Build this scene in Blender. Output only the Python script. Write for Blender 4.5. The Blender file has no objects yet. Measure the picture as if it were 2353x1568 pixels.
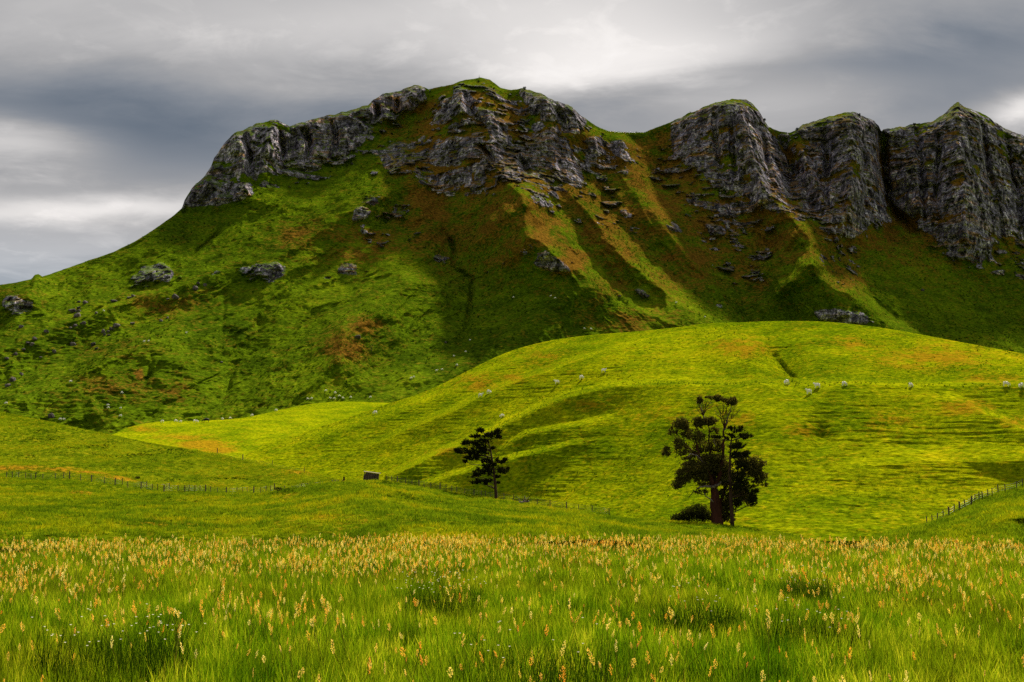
import bpy, bmesh, math, random
import numpy as np
from mathutils import Vector

random.seed(7)
RNG = np.random.default_rng(7)
R = math.radians
scene = bpy.context.scene
COL = scene.collection

# ------------------------------------------------------------------ camera
F, CX, CY, HZ = 2520.0, 1176.5, 784.0, 1100.0      # the photograph measured on a 2353 x 1568 sheet
EYE = 2.0
PITCH = math.atan((HZ - CY) / F)
cam = bpy.data.cameras.new('camera')
cam.sensor_width = 36.0
cam.lens = 36.0 * F / 2353.0
cam.clip_start, cam.clip_end = 0.1, 30000.0
camo = bpy.data.objects.new('camera', cam)
camo.location = (0, 0, EYE)
camo.rotation_euler = (math.pi / 2 + PITCH, 0, 0)
COL.objects.link(camo)
scene.camera = camo

# ------------------------------------------------------------------ world, sun, exposure
SUN_AZ, SUN_EL = R(26), R(49)
SUN_DIR = Vector((math.cos(SUN_EL) * math.sin(SUN_AZ), math.cos(SUN_EL) * math.cos(SUN_AZ), math.sin(SUN_EL)))
sun = bpy.data.lights.new('sun', 'SUN')
sun.energy, sun.angle, sun.color = 5.0, R(3.5), (1.0, 0.91, 0.74)
suno = bpy.data.objects.new('sun', sun)
suno.rotation_euler = SUN_DIR.to_track_quat('Z', 'Y').to_euler()
suno.location = (0, 0, 900)
COL.objects.link(suno)
vs = scene.view_settings
vs.view_transform, vs.look, vs.exposure, vs.gamma = 'Standard', 'None', 0.95, 1.0
vs.use_curve_mapping = False
scene.cycles.use_denoising = False
scene.cycles.max_bounces = 5
scene.cycles.diffuse_bounces = 2
scene.cycles.transmission_bounces = 3


class NT:
    """small helper for writing node trees"""
    def __init__(self, tree):
        self.t = tree
        tree.nodes.clear()

    def n(self, kind, **kw):
        nd = self.t.nodes.new(kind)
        for k, v in kw.items():
            setattr(nd, k, v)
        return nd

    def put(self, sock, v):
        if isinstance(v, bpy.types.NodeSocket):
            self.t.links.new(v, sock)
        elif v is not None:
            if sock.type == 'RGBA' and hasattr(v, '__len__') and len(v) == 3:
                v = (*v, 1.0)
            sock.default_value = v

    def m(self, op, a, b=None, c=None, clamp=False):
        nd = self.n('ShaderNodeMath', operation=op, use_clamp=clamp)
        for s, v in zip(nd.inputs, (a, b, c)):
            self.put(s, v)
        return nd.outputs[0]

    def mix(self, fac, a, b, blend='MIX'):
        nd = self.n('ShaderNodeMix', data_type='RGBA', blend_type=blend)
        self.put(nd.inputs['Factor'], fac)
        self.put(nd.inputs[6], a)
        self.put(nd.inputs[7], b)
        return nd.outputs[2]

    def noise(self, vec, scale, detail=4.0, rough=0.55, dist=0.0, dim='3D'):
        nd = self.n('ShaderNodeTexNoise', noise_dimensions=dim)
        if vec is not None:
            self.put(nd.inputs['Vector'], vec)
        nd.inputs['Scale'].default_value = scale
        nd.inputs['Detail'].default_value = detail
        nd.inputs['Roughness'].default_value = rough
        nd.inputs['Distortion'].default_value = dist
        return nd.outputs['Fac']

    def scalev(self, vec, s, loc=(0, 0, 0)):
        nd = self.n('ShaderNodeMapping')
        self.put(nd.inputs['Vector'], vec)
        nd.inputs['Scale'].default_value = s
        nd.inputs['Location'].default_value = loc
        return nd.outputs[0]

    def ramp(self, fac, stops):
        nd = self.n('ShaderNodeValToRGB')
        cr = nd.color_ramp
        while len(cr.elements) < len(stops):
            cr.elements.new(0.5)
        for e, (p, c) in zip(cr.elements, stops):
            e.position = p
            e.color = (*c, 1.0) if hasattr(c, '__len__') else (c, c, c, 1.0)
        self.put(nd.inputs[0], fac)
        return nd.outputs[0]

    def remap(self, v, a, b, c=0.0, d=1.0):
        nd = self.n('ShaderNodeMapRange')
        for s, x in zip(nd.inputs, (v, a, b, c, d)):
            self.put(s, x)
        return nd.outputs[0]


world = bpy.data.worlds.new('World')
scene.world = world
world.use_nodes = True
W = NT(world.node_tree)
tc = W.n('ShaderNodeTexCoord').outputs['Generated']
sx = W.n('ShaderNodeSeparateXYZ')
W.put(sx.inputs[0], tc)
X, Y, Z = sx.outputs
az = W.m('MULTIPLY', W.m('ARCTAN2', X, Y), 57.29578)
el = W.m('MULTIPLY', W.m('ARCSINE', Z), 57.29578)
# cloud deck coordinates: streaks flatten towards the horizon
zz = W.m('MAXIMUM', W.m('ADD', Z, 0.16), 0.05)
cv = W.n('ShaderNodeCombineXYZ')
W.put(cv.inputs[0], W.m('DIVIDE', X, zz))
W.put(cv.inputs[1], W.m('DIVIDE', Y, zz))
deck = W.scalev(cv.outputs[0], (0.55, 1.0, 1.0), (3.1, 1.7, 0.0))
nA = W.noise(deck, 1.1, 6.0, 0.55, 0.35)
nB = W.noise(deck, 3.4, 7.0, 0.58, 0.5)
nC = W.noise(W.scalev(cv.outputs[0], (0.9, 1.0, 1.0), (9.0, 2.0, 4.0)), 8.5, 6.0, 0.6, 0.4)
wob = W.m('MULTIPLY', W.m('SUBTRACT', nB, 0.5), 7.0)
wob2 = W.m('MULTIPLY', W.m('SUBTRACT', nA, 0.5), 9.0)


def blob(a0, e0, ra, re, amp, tilt=0.0):
    da = W.m('DIVIDE', W.m('SUBTRACT', W.m('ADD', az, wob2), a0), ra)
    ee = W.m('ADD', el, W.m('MULTIPLY', wob, 0.55))
    de = W.m('DIVIDE', W.m('SUBTRACT', W.m('SUBTRACT', ee, W.m('MULTIPLY', az, tilt)), e0 - tilt * a0), re)
    d2 = W.m('ADD', W.m('MULTIPLY', da, da), W.m('MULTIPLY', de, de))
    return W.m('MULTIPLY', W.m('EXPONENT', W.m('MULTIPLY', d2, -1.0)), amp)


def pxdir(px, py):
    xc, yc = (px - CX) / F, -(py - CY) / F
    y = math.cos(PITCH) - math.sin(PITCH) * yc
    z = math.sin(PITCH) + math.cos(PITCH) * yc
    return math.degrees(math.atan2(xc, y)), math.degrees(math.atan2(z, math.hypot(xc, y)))


lum = W.m('ADD', 0.37, W.m('MULTIPLY', W.m('SUBTRACT', nA, 0.5), 0.27))
lum = W.m('ADD', lum, W.m('MULTIPLY', W.m('SUBTRACT', nB, 0.5), 0.22))
for (px, py, rx, ry, amp, tilt) in [
        (130, 260, 16, 3.2, -0.11, 0.0), (420, 350, 10, 2.4, -0.09, 0.0), (900, 270, 12, 2.2, -0.10, 0.0),
        (1980, 120, 7, 2.6, -0.11, 0.0), (2230, 170, 6, 3.2, -0.13, 0.0), (1500, 262, 9, 1.6, -0.10, 0.0),
        (20, 335, 4, 0.9, 0.30, 0.0), (250, 475, 7, 0.9, 0.36, 0.10), (60, 590, 8, 0.9, 0.12, 0.1),
        (1330, 40, 9, 3.0, 0.26, 0.0), (1480, 140, 10, 1.5, 0.24, 0.05), (860, 60, 7, 2.0, 0.12, 0.0),
        (2345, 272, 1.6, 0.8, 0.42, 0.0), (300, 40, 14, 2.5, 0.10, 0.0), (1850, 235, 7, 1.2, 0.14, 0.0)]:
    a0, e0 = pxdir(px, py)
    lum = W.m('ADD', lum, blob(a0, e0, rx, ry, amp, tilt))
puff = W.m('MULTIPLY', W.remap(nC, 0.52, 0.72), 0.10)
lum = W.m('ADD', lum, W.m('MULTIPLY', puff, W.remap(lum, 0.25, 0.5)))
lum = W.m('MAXIMUM', lum, 0.085)
cloud = W.ramp(lum, [(0.0, (0.05, 0.062, 0.08)), (0.12, (0.106, 0.137, 0.182)), (0.22, (0.20, 0.222, 0.258)),
                     (0.36, (0.35, 0.35, 0.36)), (0.55, (0.57, 0.555, 0.55)), (0.75, (0.80, 0.77, 0.75)), (1.0, (0.95, 0.92, 0.90))])
sky = W.n('ShaderNodeTexSky', sky_type='NISHITA')
sky.sun_disc = False
sky.sun_elevation, sky.sun_rotation = SUN_EL, SUN_AZ
skyc = W.mix(1.0, sky.outputs[0], (0.06, 0.06, 0.06), 'MULTIPLY')
thin = W.m('MULTIPLY', W.remap(el, 12.5, 8.5), 0.55)          # the cloud thins to blue low over the horizon
final = W.mix(thin, cloud, skyc)
bg = W.n('ShaderNodeBackground')
W.put(bg.inputs['Color'], final)
bg.inputs['Strength'].default_value = 0.575
W.t.links.new(bg.outputs[0], W.n('ShaderNodeOutputWorld').inputs['Surface'])


# ------------------------------------------------------------------ maths helpers
def P(px, py, D):
    """pixel of the measured sheet + distance along +Y -> world point (arrays allowed)"""
    px, py, D = np.asarray(px, float), np.asarray(py, float), np.asarray(D, float)
    xc, yc = (px - CX) / F, -(py - CY) / F
    y = math.cos(PITCH) - math.sin(PITCH) * yc
    z = math.sin(PITCH) + math.cos(PITCH) * yc
    return np.stack([xc / y * D, D + 0 * xc, z / y * D + EYE], -1)


def h3(ix, iy, iz, seed):
    with np.errstate(over='ignore'):
        h = (ix.astype(np.uint32) * np.uint32(374761393) + iy.astype(np.uint32) * np.uint32(668265263)
             + iz.astype(np.uint32) * np.uint32(2147483647 - 57 * 1013) + np.uint32(seed * 974711 + 17))
        h = (h ^ (h >> np.uint32(13))) * np.uint32(1274126177)
        h = (h ^ (h >> np.uint32(16))) * np.uint32(2246822519)
        h = h ^ (h >> np.uint32(13))
    return h.astype(np.float32) * np.float32(2.0 / 4294967295.0) - np.float32(1.0)


def vnoise(x, y, z=None, seed=0):
    x = np.asarray(x, np.float32); y = np.asarray(y, np.float32)
    fx, fy = np.floor(x), np.floor(y)
    ix, iy = fx.astype(np.int64), fy.astype(np.int64)
    tx, ty = x - fx, y - fy
    tx = tx * tx * tx * (tx * (tx * 6 - 15) + 10); ty = ty * ty * ty * (ty * (ty * 6 - 15) + 10)

    def plane(iz):
        a = h3(ix, iy, iz, seed); b = h3(ix + 1, iy, iz, seed)
        c = h3(ix, iy + 1, iz, seed); d = h3(ix + 1, iy + 1, iz, seed)
        return (a + (b - a) * tx) * (1 - ty) + (c + (d - c) * tx) * ty
    if z is None:
        return plane(np.zeros_like(ix))
    z = np.asarray(z, np.float32)
    fz = np.floor(z); iz = fz.astype(np.int64); tz = z - fz
    tz = tz * tz * tz * (tz * (tz * 6 - 15) + 10)
    p0, p1 = plane(iz), plane(iz + 1)
    return p0 + (p1 - p0) * tz


def fbm(x, y, z=None, oct=4, seed=0, gain=0.5, ridged=False):
    out, amp, tot = 0, 1.0, 0
    for o in range(oct):
        k = 2.03 ** o
        n = vnoise(x * k + 7.3 * o, y * k - 3.1 * o, None if z is None else z * k + 1.7 * o, seed + o * 13)
        if ridged:
            n = 1 - 2 * np.abs(n)
        out = out + amp * n; tot += amp; amp *= gain
    return out / tot


def sstep(a, b, x):
    t = np.clip((x - a) / (b - a), 0, 1)
    return t * t * (3 - 2 * t)


def curve(pts, u, col=1):
    p = np.array(pts, float)
    return np.interp(u, p[:, 0], p[:, col])


def smooth_curve(pts, u, col=1):
    """Catmull-Rom style (monotone x) interpolation"""
    p = np.array(pts, float)
    x, y = p[:, 0], p[:, col]
    m = np.gradient(y, x)
    i = np.clip(np.searchsorted(x, u) - 1, 0, len(x) - 2)
    h = x[i + 1] - x[i]
    t = np.clip((u - x[i]) / h, 0, 1)
    return ((1 + 2 * t) * (1 - t) ** 2 * y[i] + t * (1 - t) ** 2 * h * m[i] + t * t * (3 - 2 * t) * y[i + 1] + t * t * (t - 1) * h * m[i + 1])


def poly_bump(U, V, pts, wpos, wneg, power=1.4, soft=0.0):
    """bump of height A along a polyline (px, py, A): sharp on the line, fading over wpos / wneg to its two sides"""
    out = np.zeros(U.shape, np.float32)
    pts = np.array(pts, np.float32)
    wm = max(wpos, wneg)
    box = (U > pts[:, 0].min() - wm) & (U < pts[:, 0].max() + wm) & (V > pts[:, 1].min() - wm) & (V < pts[:, 1].max() + wm)
    if not box.any():
        return out
    u, v = U[box], V[box]
    best = np.full(u.shape, 1e9, np.float32); amp = np.zeros_like(best); side = np.zeros_like(best)
    for a, b in zip(pts[:-1], pts[1:]):
        dx, dy = b[0] - a[0], b[1] - a[1]
        L2 = dx * dx + dy * dy + 1e-6
        t = np.clip(((u - a[0]) * dx + (v - a[1]) * dy) / L2, 0, 1)
        ex, ey = u - a[0] - t * dx, v - a[1] - t * dy
        d2 = ex * ex + ey * ey
        k = d2 < best
        best[k] = d2[k]; amp[k] = (a[2] + (b[2] - a[2]) * t)[k]
        side[k] = (dx * (v - a[1]) - dy * (u - a[0]))[k]
    d = np.sqrt(best + soft * soft) - soft
    w = np.where(side > 0, wpos, wneg)
    out[box] = amp * np.clip(1 - d / w, 0, 1) ** power
    return out


def blur(a, k, axis):
    if k < 1:
        return a
    for _ in range(2):
        pad = [(0, 0)] * a.ndim; pad[axis] = (k + 1, k)
        c = np.cumsum(np.pad(a, pad, mode='edge'), axis=axis, dtype=np.float64)
        n = a.shape[axis]
        hi = np.take(c, np.arange(2 * k + 1, 2 * k + 1 + n), axis=axis)
        lo = np.take(c, np.arange(0, n), axis=axis)
        a = ((hi - lo) / (2 * k + 1)).astype(np.float32)
    return a


def in_poly(u, v, poly):
    res = np.zeros(u.shape, bool)
    n = len(poly)
    for i in range(n):
        x1, y1 = poly[i]; x2, y2 = poly[(i + 1) % n]
        if y1 == y2:
            continue
        c = ((y1 > v) != (y2 > v)) & (u < (x2 - x1) * (v - y1) / (y2 - y1) + x1)
        res ^= c
    return res


def ell(U, V, items):
    out = np.zeros(U.shape, np.float32)
    for (px, py, rx, ry, a) in items:
        out = np.maximum(out, a * np.exp(-(((U - px) / rx) ** 2 + ((V - py) / ry) ** 2)))
    return out


# ------------------------------------------------------------------ object helpers
def tag(o, label=None, cat=None, group=None, kind=None):
    if label: o['label'] = label
    if cat: o['category'] = cat
    if group: o['group'] = group
    if kind: o['kind'] = kind
    return o


def new_mesh(name, verts, faces, mat=None, smooth=True):
    me = bpy.data.meshes.new(name)
    verts = np.asarray(verts, np.float32)
    me.vertices.add(len(verts)); me.vertices.foreach_set('co', verts.ravel())
    if isinstance(faces, np.ndarray):
        n, k = faces.shape
        me.loops.add(n * k); me.loops.foreach_set('vertex_index', faces.astype(np.int32).ravel())
        me.polygons.add(n); me.polygons.foreach_set('loop_start', np.arange(0, n * k, k, dtype=np.int32))
    else:
        tot = np.array([len(f) for f in faces], np.int32)
        me.loops.add(int(tot.sum())); me.loops.foreach_set('vertex_index', np.concatenate([np.asarray(f, np.int32) for f in faces]))
        me.polygons.add(len(faces)); me.polygons.foreach_set('loop_start', np.concatenate([[0], np.cumsum(tot)[:-1]]).astype(np.int32))
    me.polygons.foreach_set('use_smooth', np.full(len(me.polygons), smooth))
    me.update(calc_edges=True)
    if mat: me.materials.append(mat)
    return me


def link(name, data, parent=None, loc=(0, 0, 0), rz=0.0, scale=1.0):
    o = bpy.data.objects.new(name, data)
    COL.objects.link(o)
    o.parent = parent
    o.location = loc
    o.rotation_euler = (0, 0, rz)
    o.scale = (scale,) * 3 if not hasattr(scale, '__len__') else scale
    return o


def add_attr(me, name, arr):
    a = me.attributes.new(name, 'FLOAT', 'POINT')
    a.data.foreach_set('value', np.asarray(arr, np.float32).ravel())


class Sheet:
    pass


def grid_mesh(name, pts, attrs, mat, kind='structure', rev=False):
    nr, nc = pts.shape[:2]
    i = np.arange(nr * nc).reshape(nr, nc)
    q = np.stack([i[:-1, :-1], i[1:, :-1], i[1:, 1:], i[:-1, 1:]], -1).reshape(-1, 4)
    me = new_mesh(name, pts.reshape(-1, 3), q, mat)
    for k, a in attrs.items():
        add_attr(me, k, a)
    o = link(name, me)
    if kind: o['kind'] = kind
    return o


def build_sheet(name, u0, u1, nc, crest, bottom, nr, depth, mat, extra, back=(30, 90.0, 0.55), bias=1.0):
    """hillside: columns across, rows from its crest down to its foot; behind the crest it falls away again"""
    us = np.linspace(u0, u1, nc)
    t = np.linspace(0, 1, nr) ** bias
    vc, vb = crest(us), bottom(us)
    V = vc[None, :] + (vb - vc)[None, :] * t[:, None]
    U = np.broadcast_to(us[None, :], V.shape).copy()
    D, at = depth(U.astype(np.float32), V.astype(np.float32))
    pts = P(U, V, D)
    if extra is not None:
        pts, at = extra(pts, at, U, V)
    s = Sheet()
    s.us, s.V, s.pts = us, V, pts.copy()
    nb, blen, bs = back
    top = pts[0]
    rows, k = [], np.linspace(1, 0, nb, endpoint=False)
    scale = top[:, 1:2]
    for f in k:
        d = blen * f ** 1.6
        fac = 1 + d / scale[:, 0]
        z = top[:, 2] - bs * d * d / (d + 12.0)
        n = fbm(top[:, 0] * 0.03, np.full(len(top), d * 0.03), oct=3, seed=5) * min(d * 0.12, 3.0)
        rows.append(np.stack([top[:, 0] * fac, top[:, 1] * fac, z + n], -1))
    foot = pts[-1].copy(); foot[:, 2] -= 14.0
    allp = np.concatenate([np.array(rows), pts, foot[None]], 0)
    at2 = {}
    for kx, a in at.items():
        at2[kx] = np.concatenate([np.repeat(a[:1] * 0.8, nb, 0), a, a[-1:]], 0)
    s.obj = grid_mesh(name, allp, at2, mat)
    s.at = at
    return s


def spot(s, px, py):
    """point on a hillside seen at this pixel of the measured sheet"""
    j = int(np.clip(np.searchsorted(s.us, px), 1, len(s.us) - 1))
    f = (px - s.us[j - 1]) / (s.us[j] - s.us[j - 1])
    out = []
    for jj in (j - 1, j):
        col = s.V[:, jj]
        r = float(np.clip(np.interp(py, col, np.arange(len(col))), 0, len(col) - 1.001))
        i = int(r); g = r - i
        out.append(s.pts[i, jj] * (1 - g) + s.pts[i + 1, jj] * g)
    return out[0] * (1 - f) + out[1] * f


# ------------------------------------------------------------------ materials
def simple_mat(name, c1, c2, scale=2.0, rough=0.9, bump=0.0, bscale=8.0, spec=0.2, stretch=(1, 1, 1), rand=0.0):
    m = bpy.data.materials.new(name); m.use_nodes = True
    N = NT(m.node_tree)
    g = N.n('ShaderNodeNewGeometry').outputs['Position']
    v = N.scalev(g, stretch)
    f = N.remap(N.noise(v, scale, 5.0, 0.6), 0.3, 0.7)
    c = N.mix(f, c1, c2)
    if rand:
        r = N.n('ShaderNodeObjectInfo').outputs['Random']
        c = N.mix(1.0, c, N.ramp(r, [(0, 1 - rand), (1, 1.0)]), 'MULTIPLY')
    b = N.n('ShaderNodeBsdfPrincipled')
    N.put(b.inputs['Base Color'], c)
    b.inputs['Roughness'].default_value = rough
    b.inputs['Specular IOR Level'].default_value = spec
    if bump:
        bn = N.n('ShaderNodeBump'); bn.inputs['Strength'].default_value = bump; bn.inputs['Distance'].default_value = 0.1
        N.put(bn.inputs['Height'], N.noise(v, bscale, 6.0, 0.65))
        N.t.links.new(bn.outputs[0], b.inputs['Normal'])
    N.t.links.new(b.outputs[0], N.n('ShaderNodeOutputMaterial').inputs[0])
    return m


def leaf_mat(name, stops, trans=0.35, patch=0.0, pcol=(0.2, 0.1, 0.02), pscale=0.3, tip=None):
    """leaf or blade: diffuse plus light shining through, colour varied plant by plant"""
    m = bpy.data.materials.new(name); m.use_nodes = True
    N = NT(m.node_tree)
    pos = N.n('ShaderNodeNewGeometry').outputs['Position']
    r = N.n('ShaderNodeObjectInfo').outputs['Random']
    rr = N.m('ADD', N.m('MULTIPLY', r, 0.55), N.m('MULTIPLY', N.noise(pos, 9.0, 2.0), 0.45))
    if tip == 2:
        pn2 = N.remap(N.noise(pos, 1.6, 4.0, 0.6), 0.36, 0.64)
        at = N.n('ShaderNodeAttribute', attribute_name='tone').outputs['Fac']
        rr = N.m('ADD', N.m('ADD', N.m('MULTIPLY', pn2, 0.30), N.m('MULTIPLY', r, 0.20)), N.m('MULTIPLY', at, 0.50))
    elif tip == 3:
        pn2 = N.remap(N.noise(pos, 0.09, 5.0, 0.65), 0.40, 0.60)
        at = N.n('ShaderNodeAttribute', attribute_name='tone').outputs['Fac']
        rr = N.m('ADD', N.m('ADD', N.m('MULTIPLY', pn2, 0.45), N.m('MULTIPLY', r, 0.25)), N.m('MULTIPLY', at, 0.30))
    elif tip:
        at = N.n('ShaderNodeAttribute', attribute_name='tone').outputs['Fac']
        rr = N.m('ADD', N.m('MULTIPLY', rr, 0.35), N.m('MULTIPLY', at, 0.65))
    c = N.ramp(rr, stops)
    if patch:
        pn = N.remap(N.noise(pos, pscale, 3.0), 0.45, 0.7)
        c = N.mix(N.m('MULTIPLY', pn, patch), c, pcol)
    d = N.n('ShaderNodeBsdfDiffuse'); N.put(d.inputs[0], c)
    tr = N.n('ShaderNodeBsdfTranslucent'); N.put(tr.inputs[0], N.mix(1.0, c, (1.25, 1.15, 0.7), 'MULTIPLY'))
    mx = N.n('ShaderNodeMixShader'); mx.inputs[0].default_value = trans
    N.t.links.new(d.outputs[0], mx.inputs[1]); N.t.links.new(tr.outputs[0], mx.inputs[2])
    N.t.links.new(mx.outputs[0], N.n('ShaderNodeOutputMaterial').inputs[0])
    return m


def terrain_mat(name, greens, dryc, rock=False, big=0.02, mid=0.12, fine=0.8, dry_amt=0.5, bump=0.35, bdist=0.5):
    m = bpy.data.materials.new(name); m.use_nodes = True
    N = NT(m.node_tree)
    pos = N.n('ShaderNodeNewGeometry').outputs['Position']
    flat = N.scalev(pos, (1.0, 1.0, 2.2))
    nb_, nm, nf = N.noise(pos, big, 4.0, 0.6, 0.4), N.noise(flat, mid, 5.0, 0.6, 0.3), N.noise(flat, fine, 6.0, 0.65)
    mixv = N.m('ADD', N.m('ADD', N.m('MULTIPLY', nb_, 0.35), N.m('MULTIPLY', nm, 0.35)), N.m('MULTIPLY', nf, 0.30))
    g = N.ramp(mixv, [(0.33, greens[0]), (0.45, greens[1]), (0.55, greens[2]), (0.68, greens[3])])
    at = N.n('ShaderNodeAttribute', attribute_name='dry').outputs['Fac']
    dn = N.m('ADD', N.noise(flat, mid * 1.7, 5.0, 0.65, 0.5), N.m('MULTIPLY', at, 0.55))
    dn = N.m('ADD', dn, N.m('MULTIPLY', N.m('SUBTRACT', nf, 0.5), 1.1))
    dn = N.m('ADD', dn, N.m('MULTIPLY', N.m('SUBTRACT', N.noise(flat, mid * 5.0, 4.0, 0.6), 0.5), 0.6))
    dfac = N.m('MULTIPLY', N.remap(dn, 0.56, 0.80), N.m('ADD', dry_amt, N.m('MULTIPLY', at, 0.8), clamp=True))
    c = N.mix(dfac, g, N.ramp(nf, [(0.3, dryc[0]), (0.7, dryc[1])]))
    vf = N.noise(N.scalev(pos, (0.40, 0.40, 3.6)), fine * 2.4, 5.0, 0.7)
    speck = N.ramp(N.m('ADD', N.m('MULTIPLY', nf, 0.35), N.m('MULTIPLY', vf, 0.65)), [(0.36, 0.18), (0.45, 0.72), (0.54, 1.05), (0.68, 1.6)])  # dark dashes: terracette shade painted into the colour, along with bare soil
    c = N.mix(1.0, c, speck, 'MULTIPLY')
    h = N.m('ADD', nf, N.m('MULTIPLY', vf, 0.7))
    if rock:
        ra = N.n('ShaderNodeAttribute', attribute_name='rock').outputs['Fac']
        rn = N.noise(N.scalev(pos, (1, 1, 0.45)), 0.16, 7.0, 0.68, 0.6)
        rn2 = N.noise(pos, 0.035, 4.0, 0.6)
        st = N.noise(N.scalev(pos, (0.04, 0.04, 1.0)), 0.42, 5.0, 0.6, 0.25)
        rc = N.ramp(rn, [(0.30, (0.06, 0.055, 0.075)), (0.42, (0.19, 0.176, 0.24)), (0.54, (0.38, 0.352, 0.44)), (0.68, (0.72, 0.67, 0.70))])
        rc = N.mix(N.m('MULTIPLY', N.remap(st, 0.52, 0.64), N.remap(rn2, 0.42, 0.58)), rc, (0.52, 0.28, 0.10))
        rc = N.mix(N.m('MULTIPLY', N.remap(rn2, 0.5, 0.35), 0.3), rc, (0.22, 0.18, 0.14))
        rf = N.remap(N.m('ADD', ra, N.m('MULTIPLY', N.m('SUBTRACT', rn, 0.5), 0.9)), 0.42, 0.58)
        nz = N.n('ShaderNodeSeparateXYZ'); N.put(nz.inputs[0], N.n('ShaderNodeNewGeometry').outputs['Normal'])
        led = N.remap(N.m('ADD', nz.outputs[2], N.m('MULTIPLY', N.m('SUBTRACT', N.noise(pos, 0.12, 5.0, 0.65), 0.5), 1.1)), 0.60, 0.78)
        lay = N.noise(N.scalev(pos, (0.10, 0.10, 1.0)), 0.85, 4.0, 0.6, 0.5)
        rc = N.mix(0.75, rc, N.ramp(lay, [(0.38, 0.25), (0.47, 0.9), (0.60, 1.35)]), 'MULTIPLY')
        rf = N.m('MULTIPLY', rf, N.m('SUBTRACT', 1.0, N.m('MULTIPLY', led, 0.8)))          # grass and scrub hold on the ledges
        wv = N.n('ShaderNodeVectorMath', operation='ADD')
        nv = N.n('ShaderNodeTexNoise'); N.put(nv.inputs['Vector'], pos); nv.inputs['Scale'].default_value = 0.07; nv.inputs['Detail'].default_value = 4.0
        nvs = N.n('ShaderNodeVectorMath', operation='SCALE'); N.put(nvs.inputs[0], nv.outputs['Color']); nvs.inputs['Scale'].default_value = 14.0
        N.put(wv.inputs[0], pos); N.put(wv.inputs[1], nvs.outputs[0])
        blocks = []
        for sc_, st_ in ((0.085, (1.0, 1.0, 0.55)), (0.26, (1.0, 1.0, 1.2))):
            ve = N.n('ShaderNodeTexVoronoi', feature='DISTANCE_TO_EDGE'); N.put(ve.inputs['Vector'], N.scalev(wv.outputs[0], st_)); ve.inputs['Scale'].default_value = sc_
            vc = N.n('ShaderNodeTexVoronoi', feature='F1'); N.put(vc.inputs['Vector'], N.scalev(wv.outputs[0], st_)); vc.inputs['Scale'].default_value = sc_
            blocks.append(N.m('MULTIPLY', N.remap(ve.outputs['Distance'], 0.0, 0.13, 0.30, 1.0), N.remap(vc.outputs['Color'], 0.0, 1.0, 0.55, 1.5)))
        blk_ = N.m('MULTIPLY', blocks[0], blocks[1])
        rc = N.mix(1.0, rc, blk_, 'MULTIPLY')
        rn = N.m('ADD', rn, N.m('MULTIPLY', blk_, 0.35))
        crk = N.noise(N.scalev(pos, (1.0, 1.0, 0.5)), 0.55, 6.0, 0.72, 0.8)
        rc = N.mix(1.0, rc, N.ramp(crk, [(0.36, 0.22), (0.46, 0.85), (0.56, 1.1), (0.70, 1.9)]), 'MULTIPLY')
        c = N.mix(rf, c, rc)
        h = N.m('ADD', h, N.m('MULTIPLY', N.m('ADD', rn, N.m('MULTIPLY', N.noise(pos, 0.9, 5.0, 0.7), 0.7)), N.m('MULTIPLY', rf, 3.0)))
    b = N.n('ShaderNodeBsdfDiffuse')
    N.put(b.inputs['Color'], c)
    b.inputs['Roughness'].default_value = 0.3
    bn = N.n('ShaderNodeBump'); bn.inputs['Strength'].default_value = bump; bn.inputs['Distance'].default_value = bdist
    N.put(bn.inputs['Height'], h)
    N.t.links.new(bn.outputs[0], b.inputs['Normal'])
    N.t.links.new(b.outputs[0], N.n('ShaderNodeOutputMaterial').inputs[0])
    return m


M = {}
M['mountain'] = terrain_mat('mountain_grass_and_rock', [(0.017, 0.034, 0.002), (0.058, 0.105, 0.003), (0.110, 0.175, 0.004), (0.22, 0.27, 0.006)],
                            [(0.065, 0.036, 0.006), (0.27, 0.140, 0.015)], rock=True, big=0.012, mid=0.06, fine=0.45, dry_amt=0.55, bump=0.55, bdist=1.0)
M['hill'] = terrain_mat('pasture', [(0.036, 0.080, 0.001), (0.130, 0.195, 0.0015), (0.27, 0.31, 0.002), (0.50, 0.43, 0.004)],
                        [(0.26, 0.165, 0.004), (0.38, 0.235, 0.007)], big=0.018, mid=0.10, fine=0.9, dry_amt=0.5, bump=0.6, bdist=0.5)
M['near'] = terrain_mat('rough_pasture', [(0.030, 0.060, 0.001), (0.085, 0.130, 0.0015), (0.155, 0.19, 0.003), (0.28, 0.26, 0.005)],
                        [(0.22, 0.14, 0.006), (0.42, 0.21, 0.01)], big=0.03, mid=0.16, fine=1.3, dry_amt=0.4, bump=0.7, bdist=0.4)
M['ground'] = terrain_mat('meadow_soil', [(0.025, 0.05, 0.001), (0.07, 0.11, 0.0015), (0.12, 0.155, 0.003), (0.20, 0.20, 0.005)],
                          [(0.07, 0.05, 0.02), (0.11, 0.08, 0.03)], big=0.05, mid=0.5, fine=3.0, dry_amt=0.03, bump=0.5, bdist=0.1)
M['bark'] = simple_mat('bark', (0.030, 0.018, 0.012), (0.075, 0.042, 0.026), 3.0, 0.95, 0.6, 9.0, 0.1, (1, 1, 0.25))
M['bark_red'] = simple_mat('bark_red', (0.022, 0.010, 0.008), (0.085, 0.030, 0.018), 2.0, 0.95, 0.6, 7.0, 0.1, (1, 1, 0.2))
M['bark_pale'] = simple_mat('bark_pale', (0.07, 0.055, 0.05), (0.24, 0.19, 0.17), 2.5, 0.9, 0.5, 8.0, 0.1, (1, 1, 0.3))
M['wood'] = simple_mat('weathered_wood', (0.05, 0.036, 0.026), (0.15, 0.115, 0.085), 5.0, 0.95, 0.4, 20.0, 0.1, (1, 1, 0.2))
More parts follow.
